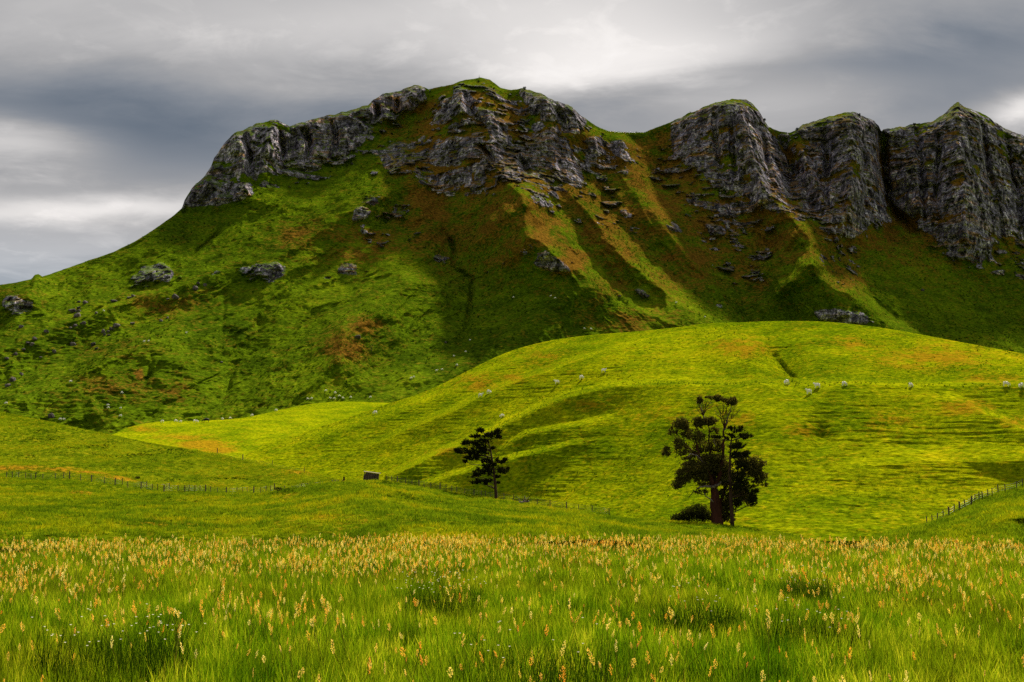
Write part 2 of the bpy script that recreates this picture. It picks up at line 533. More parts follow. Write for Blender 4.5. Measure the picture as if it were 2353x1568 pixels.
M['wood_pale'] = simple_mat('pale_wood', (0.16, 0.13, 0.09), (0.32, 0.27, 0.19), 5.0, 0.9, 0.3, 20.0, 0.1, (1, 1, 0.2))
M['wire'] = simple_mat('fence_wire', (0.03, 0.03, 0.03), (0.06, 0.05, 0.05), 5.0, 0.5, 0, 1, 0.4)
M['wool'] = simple_mat('sheep_wool', (0.80, 0.76, 0.68), (0.92, 0.89, 0.82), 6.0, 1.0, 0.5, 30.0, 0.05)
M['hide'] = simple_mat('black_hide', (0.006, 0.005, 0.005), (0.016, 0.012, 0.011), 3.0, 0.7, 0, 1, 0.2)
M['stone'] = simple_mat('boulder_stone', (0.035, 0.032, 0.034), (0.20, 0.17, 0.155), 0.9, 0.95, 0.8, 3.0, 0.1, rand=0.55)
M['gum_leaf'] = leaf_mat('gum_leaf', [(0.1, (0.016, 0.020, 0.005)), (0.5, (0.045, 0.050, 0.010)), (0.9, (0.11, 0.085, 0.022))], 0.30)
M['needle'] = leaf_mat('pine_needle', [(0.1, (0.009, 0.012, 0.004)), (0.6, (0.026, 0.028, 0.008)), (0.95, (0.07, 0.05, 0.015))], 0.15)
M['shrub'] = leaf_mat('shrub_leaf', [(0.0, (0.008, 0.012, 0.005)), (0.6, (0.018, 0.028, 0.008)), (1.0, (0.04, 0.05, 0.012))], 0.15)
M['palm'] = leaf_mat('cabbage_leaf', [(0.0, (0.04, 0.06, 0.01)), (1.0, (0.14, 0.15, 0.03))], 0.25)
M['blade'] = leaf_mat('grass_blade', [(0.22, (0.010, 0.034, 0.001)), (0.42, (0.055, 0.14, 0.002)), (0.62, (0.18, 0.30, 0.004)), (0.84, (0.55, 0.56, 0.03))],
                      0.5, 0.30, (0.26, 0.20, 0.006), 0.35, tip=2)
M['seed'] = leaf_mat('seed_head', [(0.15, (0.84, 0.52, 0.13)), (0.34, (0.90, 0.70, 0.23)), (0.56, (0.92, 0.81, 0.38)), (0.8, (0.94, 0.91, 0.64))], 0.62)
M['stalk'] = leaf_mat('seed_stalk', [(0.0, (0.10, 0.13, 0.01)), (1.0, (0.30, 0.25, 0.03))], 0.3)
M['petal'] = leaf_mat('white_petal', [(0.0, (0.6, 0.55, 0.5)), (1.0, (0.85, 0.82, 0.76))], 0.3)
M['rush'] = leaf_mat('rush_blade', [(0.0, (0.014, 0.038, 0.002)), (0.6, (0.038, 0.085, 0.003)), (1.0, (0.10, 0.16, 0.008))], 0.3, tip=True)
M['mtuft'] = leaf_mat('mountain_tuft', [(0.1, (0.014, 0.028, 0.002)), (0.5, (0.045, 0.075, 0.003)), (0.95, (0.12, 0.13, 0.006))], 0.3, tip=3)
M['tussock'] = leaf_mat('tussock_blade', [(0.0, (0.006, 0.020, 0.001)), (0.6, (0.020, 0.050, 0.002)), (1.0, (0.07, 0.11, 0.006))], 0.25, tip=True)
M['tuft'] = leaf_mat('pasture_tuft', [(0.1, (0.04, 0.085, 0.003)), (0.45, (0.12, 0.20, 0.005)), (0.7, (0.24, 0.28, 0.004)), (0.95, (0.46, 0.34, 0.01))], 0.45, tip=3)

# ------------------------------------------------------------------ the mountain
SKY = [(-400, 735), (-250, 705), (-100, 676), (0, 655), (40, 649), (72, 642), (80, 631), (88, 630), (97, 636), (130, 625), (200, 600), (260, 580), (310, 555), (350, 530),
       (400, 495), (418, 478), (424, 460), (440, 435), (470, 405), (484, 386), (492, 362), (520, 325), (540, 306), (565, 295), (590, 285), (612, 280),
       (628, 274), (645, 282), (665, 290), (690, 283), (720, 272), (750, 266), (790, 258), (820, 250), (845, 243), (860, 228), (880, 217), (900, 213),
       (920, 210), (935, 200), (955, 196), (975, 200), (985, 206), (1010, 200), (1040, 194), (1052, 188), (1070, 183), (1085, 182), (1105, 178),
       (1125, 183), (1150, 202), (1175, 207), (1205, 203), (1235, 212), (1270, 230), (1300, 240), (1315, 247), (1330, 262), (1348, 275), (1370, 290),
       (1395, 301), (1430, 304), (1480, 305), (1510, 292), (1545, 280), (1580, 262), (1620, 245), (1650, 234), (1680, 227), (1715, 228), (1730, 238),
       (1745, 258), (1755, 275), (1765, 290), (1790, 302), (1815, 305), (1832, 298), (1850, 283), (1880, 275), (1910, 268), (1940, 258), (1960, 257),
       (1985, 268), (2010, 280), (2020, 290), (2025, 304), (2030, 298), (2060, 294), (2100, 286), (2140, 281), (2165, 265), (2190, 240), (2202, 233),
       (2215, 243), (2240, 255), (2260, 262), (2285, 280), (2320, 300), (2353, 312), (2450, 335), (2600, 362), (2800, 400)]
CLIFFS = [
    [(415, 482), (424, 450), (470, 395), (490, 350), (540, 293), (625, 262), (670, 280), (700, 300), (690, 330), (655, 370), (640, 400), (600, 400), (575, 430), (550, 455), (500, 470)],
    [(640, 395), (670, 350), (690, 275), (760, 255), (850, 230), (880, 205), (955, 186), (985, 200), (975, 235), (940, 255), (900, 275), (850, 290), (830, 325), (800, 350), (760, 370), (710, 395)],
    [(993, 277), (1013, 247), (1050, 200), (1071, 210), (1085, 240), (1109, 247), (1143, 264), (1170, 287), (1174, 301), (1153, 298), (1136, 311), (1109, 281), (1075, 264), (1041, 270), (1007, 287)],
    [(863, 359), (904, 325), (945, 332), (979, 352), (1041, 311), (1092, 318), (1129, 339), (1177, 373), (1218, 352), (1256, 339), (1300, 352), (1338, 373), (1344, 427), (1297, 417), (1245, 393), (1211, 402), (1143, 378), (1092, 370), (1020, 384), (966, 370), (887, 390)],
    [(1191, 216), (1211, 196), (1262, 216), (1307, 230), (1334, 262), (1351, 278), (1334, 310), (1307, 305), (1273, 282), (1239, 272), (1211, 236)],
    [(1232, 277), (1269, 301), (1307, 325), (1314, 366), (1280, 356), (1228, 325), (1218, 298)],
    [(1100, 250), (1150, 265), (1185, 320), (1160, 345), (1130, 320)],
    [(993, 434), (1007, 400), (1048, 393), (1085, 386), (1095, 441), (1034, 450)],
    [(1338, 318), (1361, 311), (1389, 325), (1396, 359), (1365, 366)], [(1405, 325), (1430, 322), (1452, 369), (1409, 359)],
    [(1232, 441), (1280, 438), (1293, 468), (1245, 470)], [(1095, 385), (1112, 380), (1118, 420), (1100, 432)],
    [(800, 513), (822, 475), (860, 452), (870, 472), (833, 515)], [(1230, 608), (1240, 585), (1258, 580), (1292, 595), (1314, 627), (1280, 625), (1240, 616)],
    [(1545, 285), (1653, 226), (1714, 218), (1741, 250), (1762, 287), (1796, 339), (1812, 380), (1812, 441), (1803, 489), (1755, 479), (1700, 440), (1650, 430), (1619, 397), (1571, 380), (1545, 345)],
    [(1571, 462), (1612, 452), (1640, 470), (1700, 462), (1755, 485), (1694, 494), (1632, 487)],
    [(1828, 300), (1844, 280), (1956, 247), (2021, 286), (2026, 352), (2042, 516), (1994, 519), (1963, 552), (1936, 538), (1892, 532), (1878, 502), (1837, 502), (1810, 441), (1817, 380), (1830, 345), (1871, 345), (1850, 322)],
    [(2031, 290), (2144, 276), (2202, 222), (2233, 245), (2318, 290), (2380, 312), (2520, 345), (2480, 545), (2353, 545), (2301, 553), (2267, 598), (2199, 590), (2131, 540), (2096, 509), (2062, 475), (2038, 441), (2035, 373)],
    [(1870, 714), (1920, 706), (1990, 725), (2032, 738), (2028, 747), (1960, 743), (1880, 735)],
    [(290, 655), (322, 640), (332, 618), (372, 608), (396, 616), (402, 632), (386, 646), (330, 652)],
    [(480, 630), (492, 617), (512, 620), (514, 632)], [(566, 632), (580, 610), (640, 602), (662, 615), (656, 636), (625, 646), (600, 634)], [(775, 628), (790, 598), (815, 605), (818, 632), (795, 640)],
    [(988, 590), (1010, 582), (1036, 588), (1015, 600)], [(1453, 666), (1470, 664), (1500, 677), (1480, 681)], [(0, 700), (25, 680), (80, 690), (75, 712), (10, 716)],
    [(1640, 700), (1655, 695), (1672, 712), (1655, 712)], [(1615, 520), (1660, 512), (1680, 530), (1640, 545)], [(1745, 580), (1765, 570), (1772, 588)],
    [(1420, 480), (1450, 488), (1470, 505), (1440, 505)], [(1525, 505), (1560, 515), (1572, 530), (1540, 525)],
]
step = 2.0
ru = np.arange(-400, 2801, step, dtype=np.float32); rv = np.arange(120, 1121, step, dtype=np.float32)
RU, RV = np.meshgrid(ru, rv)
wu = RU + 14 * fbm(RU / 42, RV / 34, oct=4, seed=31); wv = RV + 12 * fbm(RU / 38, RV / 30, oct=4, seed=32)
rockm = np.zeros(RU.shape, bool)
for pl in CLIFFS:
    a = np.array(pl)
    bx = (ru > a[:, 0].min() - 40) & (ru < a[:, 0].max() + 40)
    by = (rv > a[:, 1].min() - 40) & (rv < a[:, 1].max() + 40)
    ii = np.ix_(by, bx)
    rockm[ii] |= in_poly(wu[ii], wv[ii], pl)
rock_r = blur(blur(rockm.astype(np.float32), 2, 0), 2, 1)
steep = blur(blur(rockm.astype(np.float32), 6, 0), 14, 1)
CRAGS = [([(850, 400), (870, 345), (960, 320), (1000, 230), (1050, 185), (1115, 180), (1160, 205), (1210, 205), (1340, 265), (1400, 305), (1460, 325), (1465, 380), (1350, 440), (1300, 470), (1220, 415), (1100, 455), (980, 450), (930, 400)], 0.80),
         ([(560, 460), (650, 390), (720, 300), (860, 235), (985, 205), (960, 280), (850, 340), (760, 400), (690, 420)], 0.85), ([(790, 520), (830, 450), (930, 440), (990, 560), (960, 600), (840, 560)], 0.5),
         ([(1490, 340), (1550, 285), (1800, 470), (1810, 520), (1700, 560), (1560, 480), (1490, 400)], 0.72), ([(1600, 500), (1800, 500), (1760, 650), (1640, 650)], 0.5), ([(1870, 540), (1995, 540), (1960, 660), (1900, 640)], 0.5),
         ([(1780, 310), (1830, 300), (1850, 420), (1830, 520), (1800, 500)], 0.7), ([(2040, 300), (2353, 300), (2480, 420), (2440, 640), (2280, 640), (2120, 560)], 0.7), ([(560, 640), (580, 600), (700, 590), (840, 600), (840, 645), (640, 660)], 0.45),
         ([(1100, 620), (1230, 570), (1330, 630), (1280, 640)], 0.55), ([(1180, 420), (1420, 430), (1480, 540), (1280, 500)], 0.45)]
crag_r = np.zeros(RU.shape, np.float32)
for pl, wgt in CRAGS:
    crag_r = np.maximum(crag_r, in_poly(wu, wv, pl) * np.float32(wgt))
crag_r = blur(blur(crag_r, 7, 0), 7, 1)
Dcol = curve([(-400, 470), (300, 500), (800, 520), (1200, 520), (1600, 565), (2000, 620), (2400, 660), (2800, 680)], ru)
low = sstep(560, 820, RV)
TAN = (0.80 - 0.24 * low) * (1 - steep) + 2.3 * steep
Dr = np.zeros_like(RU)
base_v = 1010.0
D = Dcol.astype(np.float32).copy()
for i in range(len(rv) - 1, -1, -1):
    if rv[i] <= base_v:
        s_ = (HZ - rv[i]) / F
        D = D + D * step / F / np.maximum(TAN[i] - s_, 0.22)
    Dr[i] = D
Dr = blur(blur(Dr, 26, 1), 3, 0)


def sample(r, U, V):
    x = np.clip((U - ru[0]) / step, 0, len(ru) - 1.01); y = np.clip((V - rv[0]) / step, 0, len(rv) - 1.01)
    i, j = y.astype(int), x.astype(int); fy, fx = (y - i).astype(np.float32), (x - j).astype(np.float32)
    return r[i, j] * (1 - fy) * (1 - fx) + r[i + 1, j] * fy * (1 - fx) + r[i, j + 1] * (1 - fy) * fx + r[i + 1, j + 1] * fy * fx


M_RIDGES = [
    ([(1108, 180, 6), (1125, 260, 15), (1136, 373, 24), (1170, 424, 34), (1198, 451, 42), (1204, 475, 46), (1211, 516, 48), (1215, 540, 48), (1242, 557, 46), (1280, 591, 42), (1314, 622, 36), (1361, 646, 30), (1420, 690, 20), (1560, 752, 8)], 190, 105, 1.3),
    ([(1196, 468, 12), (1170, 490, 12), (1130, 520, 9), (1090, 560, 4)], 40, 40, 1.3),
    ([(1286, 424, 6), (1334, 468, 18), (1378, 519, 22), (1402, 564, 24), (1433, 594, 24), (1467, 629, 20), (1518, 666, 14), (1600, 735, 6)], 80, 80, 1.3),
    ([(1405, 310, 6), (1447, 352, 12), (1464, 441, 18), (1488, 478, 20), (1522, 519, 22), (1563, 571, 22), (1604, 618, 20), (1650, 670, 15), (1700, 730, 8)], 80, 80, 1.3),
    ([(1790, 460, 16), (1801, 489, 24), (1836, 516, 32), (1867, 565, 38), (1864, 607, 40), (1884, 638, 38), (1919, 665, 32), (1971, 693, 26), (2023, 735, 18), (2080, 770, 8)], 130, 85, 1.25),
    ([(1862, 607, 14), (1840, 630, 16), (1800, 660, 15), (1770, 690, 12), (1740, 730, 6)], 40, 40, 1.2),
    ([(1838, 525, 10), (1790, 590, 12), (1740, 645, 6)], 35, 45, 1.2),
    ([(932, 400, 10), (870, 448, 14), (802, 489, 15), (740, 530, 12), (660, 580, 8), (590, 620, 4)], 90, 100, 1.3),
    ([(940, 405, 10), (965, 475, 14), (990, 540, 10)], 70, 60, 1.3),
    ([(960, 640, 6), (898, 687, 16), (870, 720, 20), (802, 765, 22), (770, 830, 18), (700, 900, 12), (640, 940, 5)], 110, 100, 1.3),
    ([(1350, 660, 4), (1285, 690, 6), (1246, 714, 7), (1194, 755, 7), (1143, 793, 6), (1075, 834, 5), (1000, 865, 3), (900, 905, 2)], 45, 190, 1.0),
    ([(480, 785, 4), (420, 770, 9), (333, 793, 13), (256, 829, 13), (153, 885, 12), (0, 937, 10), (-200, 990, 6)], 55, 150, 1.0),
    ([(520, 625, 4), (430, 655, 9), (300, 690, 10), (180, 734, 10), (100, 765, 9), (0, 811, 8), (-200, 880, 5)], 70, 60, 1.2),
    ([(700, 640, 4), (620, 690, 10), (560, 760, 9), (540, 800, 4)], 90, 90, 1.3),
    ([(80, 640, 6), (60, 680, 9), (20, 720, 6)], 60, 60, 1.2),
    ([(1700, 228, 10), (1720, 330, 24), (1760, 440, 24), (1800, 489, 18)], 90, 55, 1.2),
    ([(1950, 257, 8), (1960, 360, 18), (1950, 470, 22), (1930, 530, 14)], 60, 70, 1.2),
    ([(1835, 340, 8), (1880, 420, 16), (1910, 500, 12)], 30, 35, 1.1),
    ([(2200, 235, 8), (2205, 330, 24), (2215, 420, 30), (2220, 540, 26), (2230, 590, 10)], 120, 110, 1.2),
    ([(2120, 290, 4), (2110, 380, 10), (2110, 470, 8)], 40, 40, 1.1),
    ([(628, 275, 6), (615, 340, 14), (600, 395, 6)], 30, 30, 1.1), ([(545, 310, 5), (560, 400, 12), (560, 450, 5)], 40, 40, 1.1),
    ([(480, 420, 4), (500, 460, 8)], 35, 35, 1.1), ([(950, 200, 5), (930, 245, 9)], 25, 25, 1.1), ([(1060, 215, 6), (1050, 265, 12), (1045, 290, 4)], 35, 30, 1.1),
    ([(1320, 260, 6), (1325, 305, 10)], 30, 25, 1.1), ([(1365, 315, 8), (1368, 360, 10)], 28, 28, 1.1), ([(1425, 325, 8), (1430, 365, 8)], 25, 25, 1.1),
    # gullies
    ([(1690, 255, -6), (1684, 330, -13), (1690, 400, -5)], 11, 11, 0.9), ([(1640, 270, -6), (1645, 330, -13), (1655, 390, -5)], 11, 11, 0.9), ([(1745, 290, -6), (1760, 360, -13), (1775, 440, -5)], 11, 11, 0.9), ([(1860, 350, -6), (1890, 430, -13), (1915, 510, -5)], 11, 11, 0.9), ([(1990, 300, -6), (1986, 390, -13), (1990, 490, -5)], 11, 11, 0.9), ([(1900, 300, -6), (1905, 380, -13), (1900, 450, -5)], 11, 11, 0.9), ([(2110, 300, -6), (2116, 400, -13), (2125, 500, -5)], 11, 11, 0.9), ([(2160, 320, -6), (2152, 400, -13), (2160, 500, -5)], 11, 11, 0.9), ([(2255, 290, -6), (2270, 380, -13), (2285, 480, -5)], 11, 11, 0.9), ([(2310, 320, -6), (2330, 420, -13), (2345, 520, -5)], 11, 11, 0.9), ([(560, 310, -6), (575, 350, -13), (570, 400, -5)], 11, 11, 0.9), ([(640, 300, -6), (650, 340, -13), (645, 370, -5)], 11, 11, 0.9), ([(700, 300, -6), (712, 330, -13), (705, 370, -5)], 11, 11, 0.9), ([(760, 275, -6), (772, 310, -13), (765, 350, -5)], 11, 11, 0.9), ([(860, 240, -6), (868, 262, -13), (860, 285, -5)], 11, 11, 0.9), ([(905, 222, -6), (912, 245, -13), (908, 262, -5)], 11, 11, 0.9), ([(1075, 225, -6), (1090, 260, -13), (1110, 290, -5)], 11, 11, 0.9), ([(1275, 245, -6), (1290, 270, -13), (1300, 295, -5)], 11, 11, 0.9), ([(1105, 330, -6), (1120, 350, -13), (1135, 370, -5)], 11, 11, 0.9), ([(1190, 365, -6), (1205, 380, -13), (1215, 396, -5)], 11, 11, 0.9),
    ([(996, 461, -8), (1034, 553, -16), (1047, 618, -18), (1088, 650, -16), (1075, 720, -12), (1050, 800, -6)], 130, 130, 1.3),
    ([(1020, 530, -3), (1036, 560, -5), (1047, 618, -3), (1088, 642, -6), (1082, 672, -6), (1075, 720, -5), (1065, 770, -4), (1050, 800, -2)], 8, 8, 1.0),
    ([(512, 519, -2), (490, 545, -4), (437, 591, -2)], 7, 7, 1.0), ([(440, 615, -1), (300, 680, -2)], 8, 8, 1.0),
    ([(600, 700, -6), (590, 780, -12), (545, 838, -16), (525, 890, -14), (480, 960, -8)], 100, 110, 1.3),
    ([(610, 795, -2), (545, 838, -3), (530, 870, -3), (515, 915, -3), (470, 960, -2)], 11, 11, 1.0),
    ([(515, 670, -1), (518, 700, -2), (510, 760, -1.5)], 10, 10, 1.0), ([(350, 820, -1), (345, 860, -3), (330, 890, -1.5)], 14, 10, 1.0),
    ([(1330, 560, -6), (1420, 650, -14), (1500, 705, -10)], 60, 60, 1.2), ([(1400, 660, -3), (1420, 690, -7), (1435, 700, -3)], 9, 9, 1.0),
    ([(1460, 540, -6), (1560, 640, -12), (1640, 715, -8)], 55, 55, 1.2), ([(1560, 560, -8), (1640, 640, -22), (1720, 735, -22)], 75, 90, 1.2),
    ([(1960, 600, -10), (2000, 665, -20), (2030, 710, -18), (2110, 745, -14), (2200, 790, -8)], 70, 110, 1.2),
    ([(1990, 640, -2), (2010, 690, -4), (2060, 730, -4), (2150, 775, -4)], 9, 9, 1.0),
    ([(2026, 296, -24), (2028, 350, -26), (2036, 430, -24), (2052, 485, -18), (2100, 530, -8)], 16, 16, 0.9),
    ([(2026, 296, -10), (2036, 430, -24), (2060, 500, -20), (2040, 560, -8)], 60, 60, 1.2),
    ([(1790, 303, -8), (1805, 345, -14), (1822, 400, -14), (1812, 470, -6)], 40, 30, 1.1),
    ([(1440, 305, -10), (1475, 340, -14), (1500, 420, -16), (1540, 500, -12), (1600, 580, -6)], 90, 110, 1.3),
    ([(2190, 600, -4), (2260, 655, -16), (2360, 770, -20), (2500, 880, -16)], 120, 120, 1.3),
    ([(985, 210, -5), (960, 270, -9), (900, 320, -6)], 40, 45, 1.2), ([(1160, 205, -4), (1200, 260, -10), (1230, 300, -6)], 35, 40, 1.2),
    ([(680, 300, -6), (660, 350, -8), (640, 400, -4)], 30, 30, 1.2),
    ([(200, 690, -1), (160, 720, -4), (120, 745, -2)], 9, 9, 1.0), ([(265, 690, -2), (215, 720, -5), (190, 735, -2)], 8, 8, 1.0),
]
M_DRY = [(1222, 480, 26, 50, 1.4), (1250, 535, 34, 40, 1.5), (1310, 600, 50, 34, 1.3), (1400, 660, 60, 30, 0.6), (1090, 225, 35, 40, 0.9), (1190, 260, 60, 50, 0.8), (1390, 540, 22, 50, 0.8),
         (1440, 590, 40, 40, 0.8), (1500, 470, 50, 60, 0.7), (1420, 310, 60, 12, 0.7), (1570, 600, 120, 80, 0.75), (1720, 640, 60, 60, 0.7), (1950, 620, 60, 60, 0.8), (1040, 470, 140, 90, 0.75),
         (820, 560, 140, 60, 0.75), (1150, 590, 80, 30, 0.6), (680, 545, 60, 30, 0.7), (390, 700, 90, 30, 0.8), (320, 860, 10, 14, 1.2), (400, 905, 40, 25, 0.9), (800, 800, 60, 40, 0.9),
         (830, 745, 50, 30, 0.7), (300, 800, 70, 25, 0.5), (1450, 735, 120, 30, 0.7), (240, 890, 120, 30, 0.5), (30, 670, 50, 30, 0.6), (1130, 440, 120, 40, 0.7), (1240, 330, 100, 60, 0.7),
         (1480, 380, 60, 60, 0.5), (1700, 500, 90, 40, 0.7)]


def mtn_crest(us):
    v = curve(SKY, us)
    rk = sample(rock_r, us, v + 8)
    return v + (2.6 * rk + 1.0) * fbm(us / 16, us * 0, oct=4, seed=3, gain=0.6)


MT_BOT = [(-400, 1000), (0, 1000), (260, 1030), (560, 1015), (860, 975), (1000, 935), (1160, 860), (1350, 815), (1560, 800), (1800, 790), (2000, 800), (2200, 840), (2400, 880), (2800, 960)]


def mtn_depth(U, V):
    rk = sample(rock_r, U, V)
    Dm = sample(Dr, U, V)
    wu_ = U + 7 * fbm(U / 36, V / 36, oct=3, seed=41); wv_ = V + 6 * fbm(U / 36, V / 36, oct=3, seed=42)
    near_top = sstep(0, 26, V - curve(SKY, U[0])[None, :])
    for pts, wp, wn, pw in M_RIDGES:
        Dm = Dm - (1.75 if pts[1][2] > 0 else 1.5) * poly_bump(wu_, wv_, pts, wp, wn, pw + 0.25, 1.0) * (0.25 + 0.75 * near_top)
    dry = ell(wu_, wv_, M_DRY)
    dry = np.maximum(dry, 0.85 * sstep(720, 470, V) * sstep(800, 1000, U)) * (0.25 + 0.75 * sstep(4, 40, V - curve(SKY, U[0])[None, :]))
    return Dm, {'rock': rk, 'dry': dry, 'near': sample(steep, U, V), 'zone': sample(crag_r, U, V)}


def mtn_extra(pts, at, U, V):
    x, y, z = pts[..., 0].astype(np.float32), pts[..., 1].astype(np.float32), pts[..., 2].astype(np.float32)
    rk, nearc = at['rock'], at.pop('near')
    shelf = fbm(x / 26, z / 8, y / 40, oct=4, seed=67, gain=0.6)
    chip = fbm(x / 9, z / 8, y / 14, oct=4, seed=68, gain=0.6)
    rk = np.clip(rk * 1.12 - 0.85 * sstep(0.10, 0.42, shelf) - 0.55 * sstep(0.18, 0.5, chip), 0, 1)
    rk = np.maximum(rk, sstep(0.22, 0.40, chip) * np.clip(nearc * 3.0, 0, 1) * 0.9)
    zone = at.pop('zone') * sstep(1, 8, V - V[0:1])
    strat = fbm(x / 16, z / 4.2, y / 22, oct=4, seed=69, gain=0.62)
    rk = np.maximum(rk, sstep(0.0, 0.13, 0.55 * chip + 0.55 * strat - (0.36 - 0.44 * zone)) * np.clip(zone * 3, 0, 1))
    at['rock'] = rk
    g = 1 - rk
    d = 4.5 * fbm(x / 60, z / 45, y / 80, oct=3, seed=51) * (0.4 + 0.6 * g)
    d += 1.5 * fbm(x / 11, z / 9, y / 14, oct=3, seed=52) * g
    # stock terraces on the grass
    lam = 2.3
    ph = z / lam + 1.3 * fbm(x / 22, y / 26, oct=3, seed=53)
    saw = ph - np.floor(ph); saw = np.where(saw < 0.75, saw / 0.75, (1 - saw) / 0.25)
    patch = sstep(-0.25, 0.35, fbm(x / 34, z / 20, oct=3, seed=54))
    d += 0.45 * (saw - 0.5) * patch * g
    lft = sstep(1230, 1020, U)
    uo, vo = U, V
    U = U + 26 * fbm(uo / 70, vo / 60, oct=3, seed=59); V = V + 22 * fbm(uo / 70, vo / 60, oct=3, seed=60)
    ra_ = fbm((U * 0.62 + V * 0.78) / 52, (V * 0.62 - U * 0.78) / 150, oct=4, seed=56, gain=0.55, ridged=True)
    rb_ = fbm((U * 0.80 - V * 0.60) / 44, (U * 0.60 + V * 0.80) / 140, oct=4, seed=57, gain=0.55, ridged=True)
    U, V = uo, vo
    d += 6.0 * (ra_ * lft + rb_ * (1 - lft)) * g * sstep(0, 60, V - V[0:1])
    d += 0.9 * fbm(x / 4.5, z / 3.2, y / 7, oct=3, seed=58, gain=0.6) * g
    d += 0.55 * fbm(x / 9 + 0.3 * ph, z / 1.6, y / 30, oct=3, seed=55, gain=0.6) * g * (0.4 + 0.6 * patch)
    # cliffs: buttresses, cracks, ledges
    but = fbm(x / 20, z / 70, y / 34, oct=4, seed=61, ridged=True)
    crag = fbm(x / 7.5, z / 13, y / 10, oct=4, seed=62, ridged=True)
    blk = fbm(x / 4.0, z / 4.5, y / 5, oct=3, seed=66)
    zl = z + 3.0 * fbm(x / 50, y / 50, oct=2, seed=63) + 0.04 * x
    led = fbm(zl / 4.5, x / 90, oct=3, seed=64, gain=0.6)
    ledw = sstep(-0.1, 0.4, fbm(x / 60, z / 40, oct=2, seed=65))
    d += np.maximum(rk, 0.6 * nearc) * (9.0 * but) + rk * (6.0 * crag + 2.6 * blk + 1.2 + led * (1.2 + 3.6 * ledw))
    top = sstep(0, 10, V - V[0:1])
    d = d * (0.15 + 0.85 * top)
    D = y - d
    pts2 = P(U, V, D)
    at['dry'] = at['dry'] * (0.6 + 0.6 * fbm(x / 14, z / 10, oct=3, seed=71))
    return pts2, at


MTN = build_sheet('mountain', -330, 2680, 1290, mtn_crest, lambda u: curve(MT_BOT, u), 470, mtn_depth, M['mountain'], mtn_extra, (26, 260.0, 0.5))

# ------------------------------------------------------------------ the rolling hills in front of it
HILL_CREST = [(500, 1085), (560, 1048), (600, 1026), (680, 1000), (760, 974), (860, 939), (1000, 890), (1080, 850), (1160, 812), (1250, 786), (1350, 771), (1450, 763), (1560, 752),
              (1620, 744), (1700, 741), (1800, 738), (1900, 740), (2000, 750), (2100, 766), (2200, 785), (2280, 800), (2353, 813), (2500, 846), (2800, 930)]
HILL_BOT = [(500, 1130), (560, 1130), (800, 1150), (1000, 1190), (1200, 1225), (1400, 1240), (2800, 1250)]


def slope_depth(us, V, D0, tans, foot):
    """walk up each column from its foot at distance D0 with the given slope"""
    nr = V.shape[0]
    D = D0.astype(np.float32).copy()
    out = np.zeros(V.shape, np.float32)
    out[-1] = D
    for i in range(nr - 2, -1, -1):
        dv = V[i + 1] - V[i]
        D = D + D * dv / F / np.maximum(tans[i] - (HZ - V[i]) / F, 0.10)
        out[i] = D
    return out


H_RIDGES = [
    ([(898, 1098, 8), (956, 1069, 15), (1054, 1025, 20), (1171, 970, 24), (1307, 912, 28), (1416, 887, 29), (1604, 885, 27), (1830, 884, 25), (2100, 886, 23), (2353, 889, 21), (2600, 900, 20)], 250, 13, 1.45),
    ([(840, 1030, 3), (1024, 953, 12), (1129, 902, 15), (1211, 868, 16), (1314, 834, 15), (1416, 803, 12), (1484, 786, 8), (1600, 762, 2)], 140, 13, 1.4),
    ([(620, 1040, 3), (700, 1008, 6), (860, 958, 8), (1000, 908, 9), (1090, 866, 9), (1180, 830, 8), (1300, 802, 5), (1400, 785, 2)], 90, 12, 1.3),
    ([(969, 1115, 3), (1096, 1079, 5), (1177, 1055, 5.5), (1225, 1045, 5), (1330, 1020, 2)], 95, 12, 1.2),
    ([(1150, 1035, 2), (1210, 1000, 3.5), (1300, 985, 4), (1400, 965, 2)], 90, 12, 1.2),
    ([(1755, 768, -3), (1772, 815, -9), (1798, 850, -12), (1825, 872, -10), (1840, 884, -4)], 50, 66, 1.2),
    ([(1780, 820, -1.5), (1808, 858, -3.0), (1828, 874, -2)], 8, 8, 1.0),
    ([(1905, 965, -2), (1890, 1005, -5), (1872, 1060, -2)], 55, 55, 1.3),
    ([(2180, 915, 3), (2240, 940, 6), (2353, 988, 8), (2500, 1050, 8)], 120, 14, 1.1),
    ([(740, 983, -1.5), (820, 958, -2.5), (920, 918, -1.5)], 6, 6, 1.0),
    ([(1600, 800, 1), (1680, 785, 4), (1750, 790, 3)], 60, 14, 1.2),
    ([(2130, 800, 1), (2250, 840, 5), (2400, 880, 5)], 80, 14, 1.2), ([(1560, 820, -2), (1640, 850, -4), (1720, 878, -3)], 70, 70, 1.3),
    ([(1950, 1080, 2), (2100, 1060, 4), (2353, 1060, 4)], 110, 40, 1.3),
]
H_DRY = [(1710, 800, 50, 22, 1.1), (1660, 790, 30, 12, 0.8), (1100, 880, 60, 20, 0.7), (1250, 820, 60, 20, 0.6), (1180, 870, 50, 12, 0.8), (2150, 820, 160, 30, 0.75), (2280, 870, 70, 14, 0.8), (2220, 935, 60, 20, 0.9),
         (2050, 965, 70, 30, 0.6), (1850, 985, 40, 20, 0.7), (1700, 960, 40, 20, 0.6), (2330, 970, 40, 20, 0.6), (1500, 950, 90, 20, 0.4), (1040, 1040, 60, 14, 0.5), (1380, 930, 60, 14, 0.6), (1950, 790, 60, 20, 0.6)]


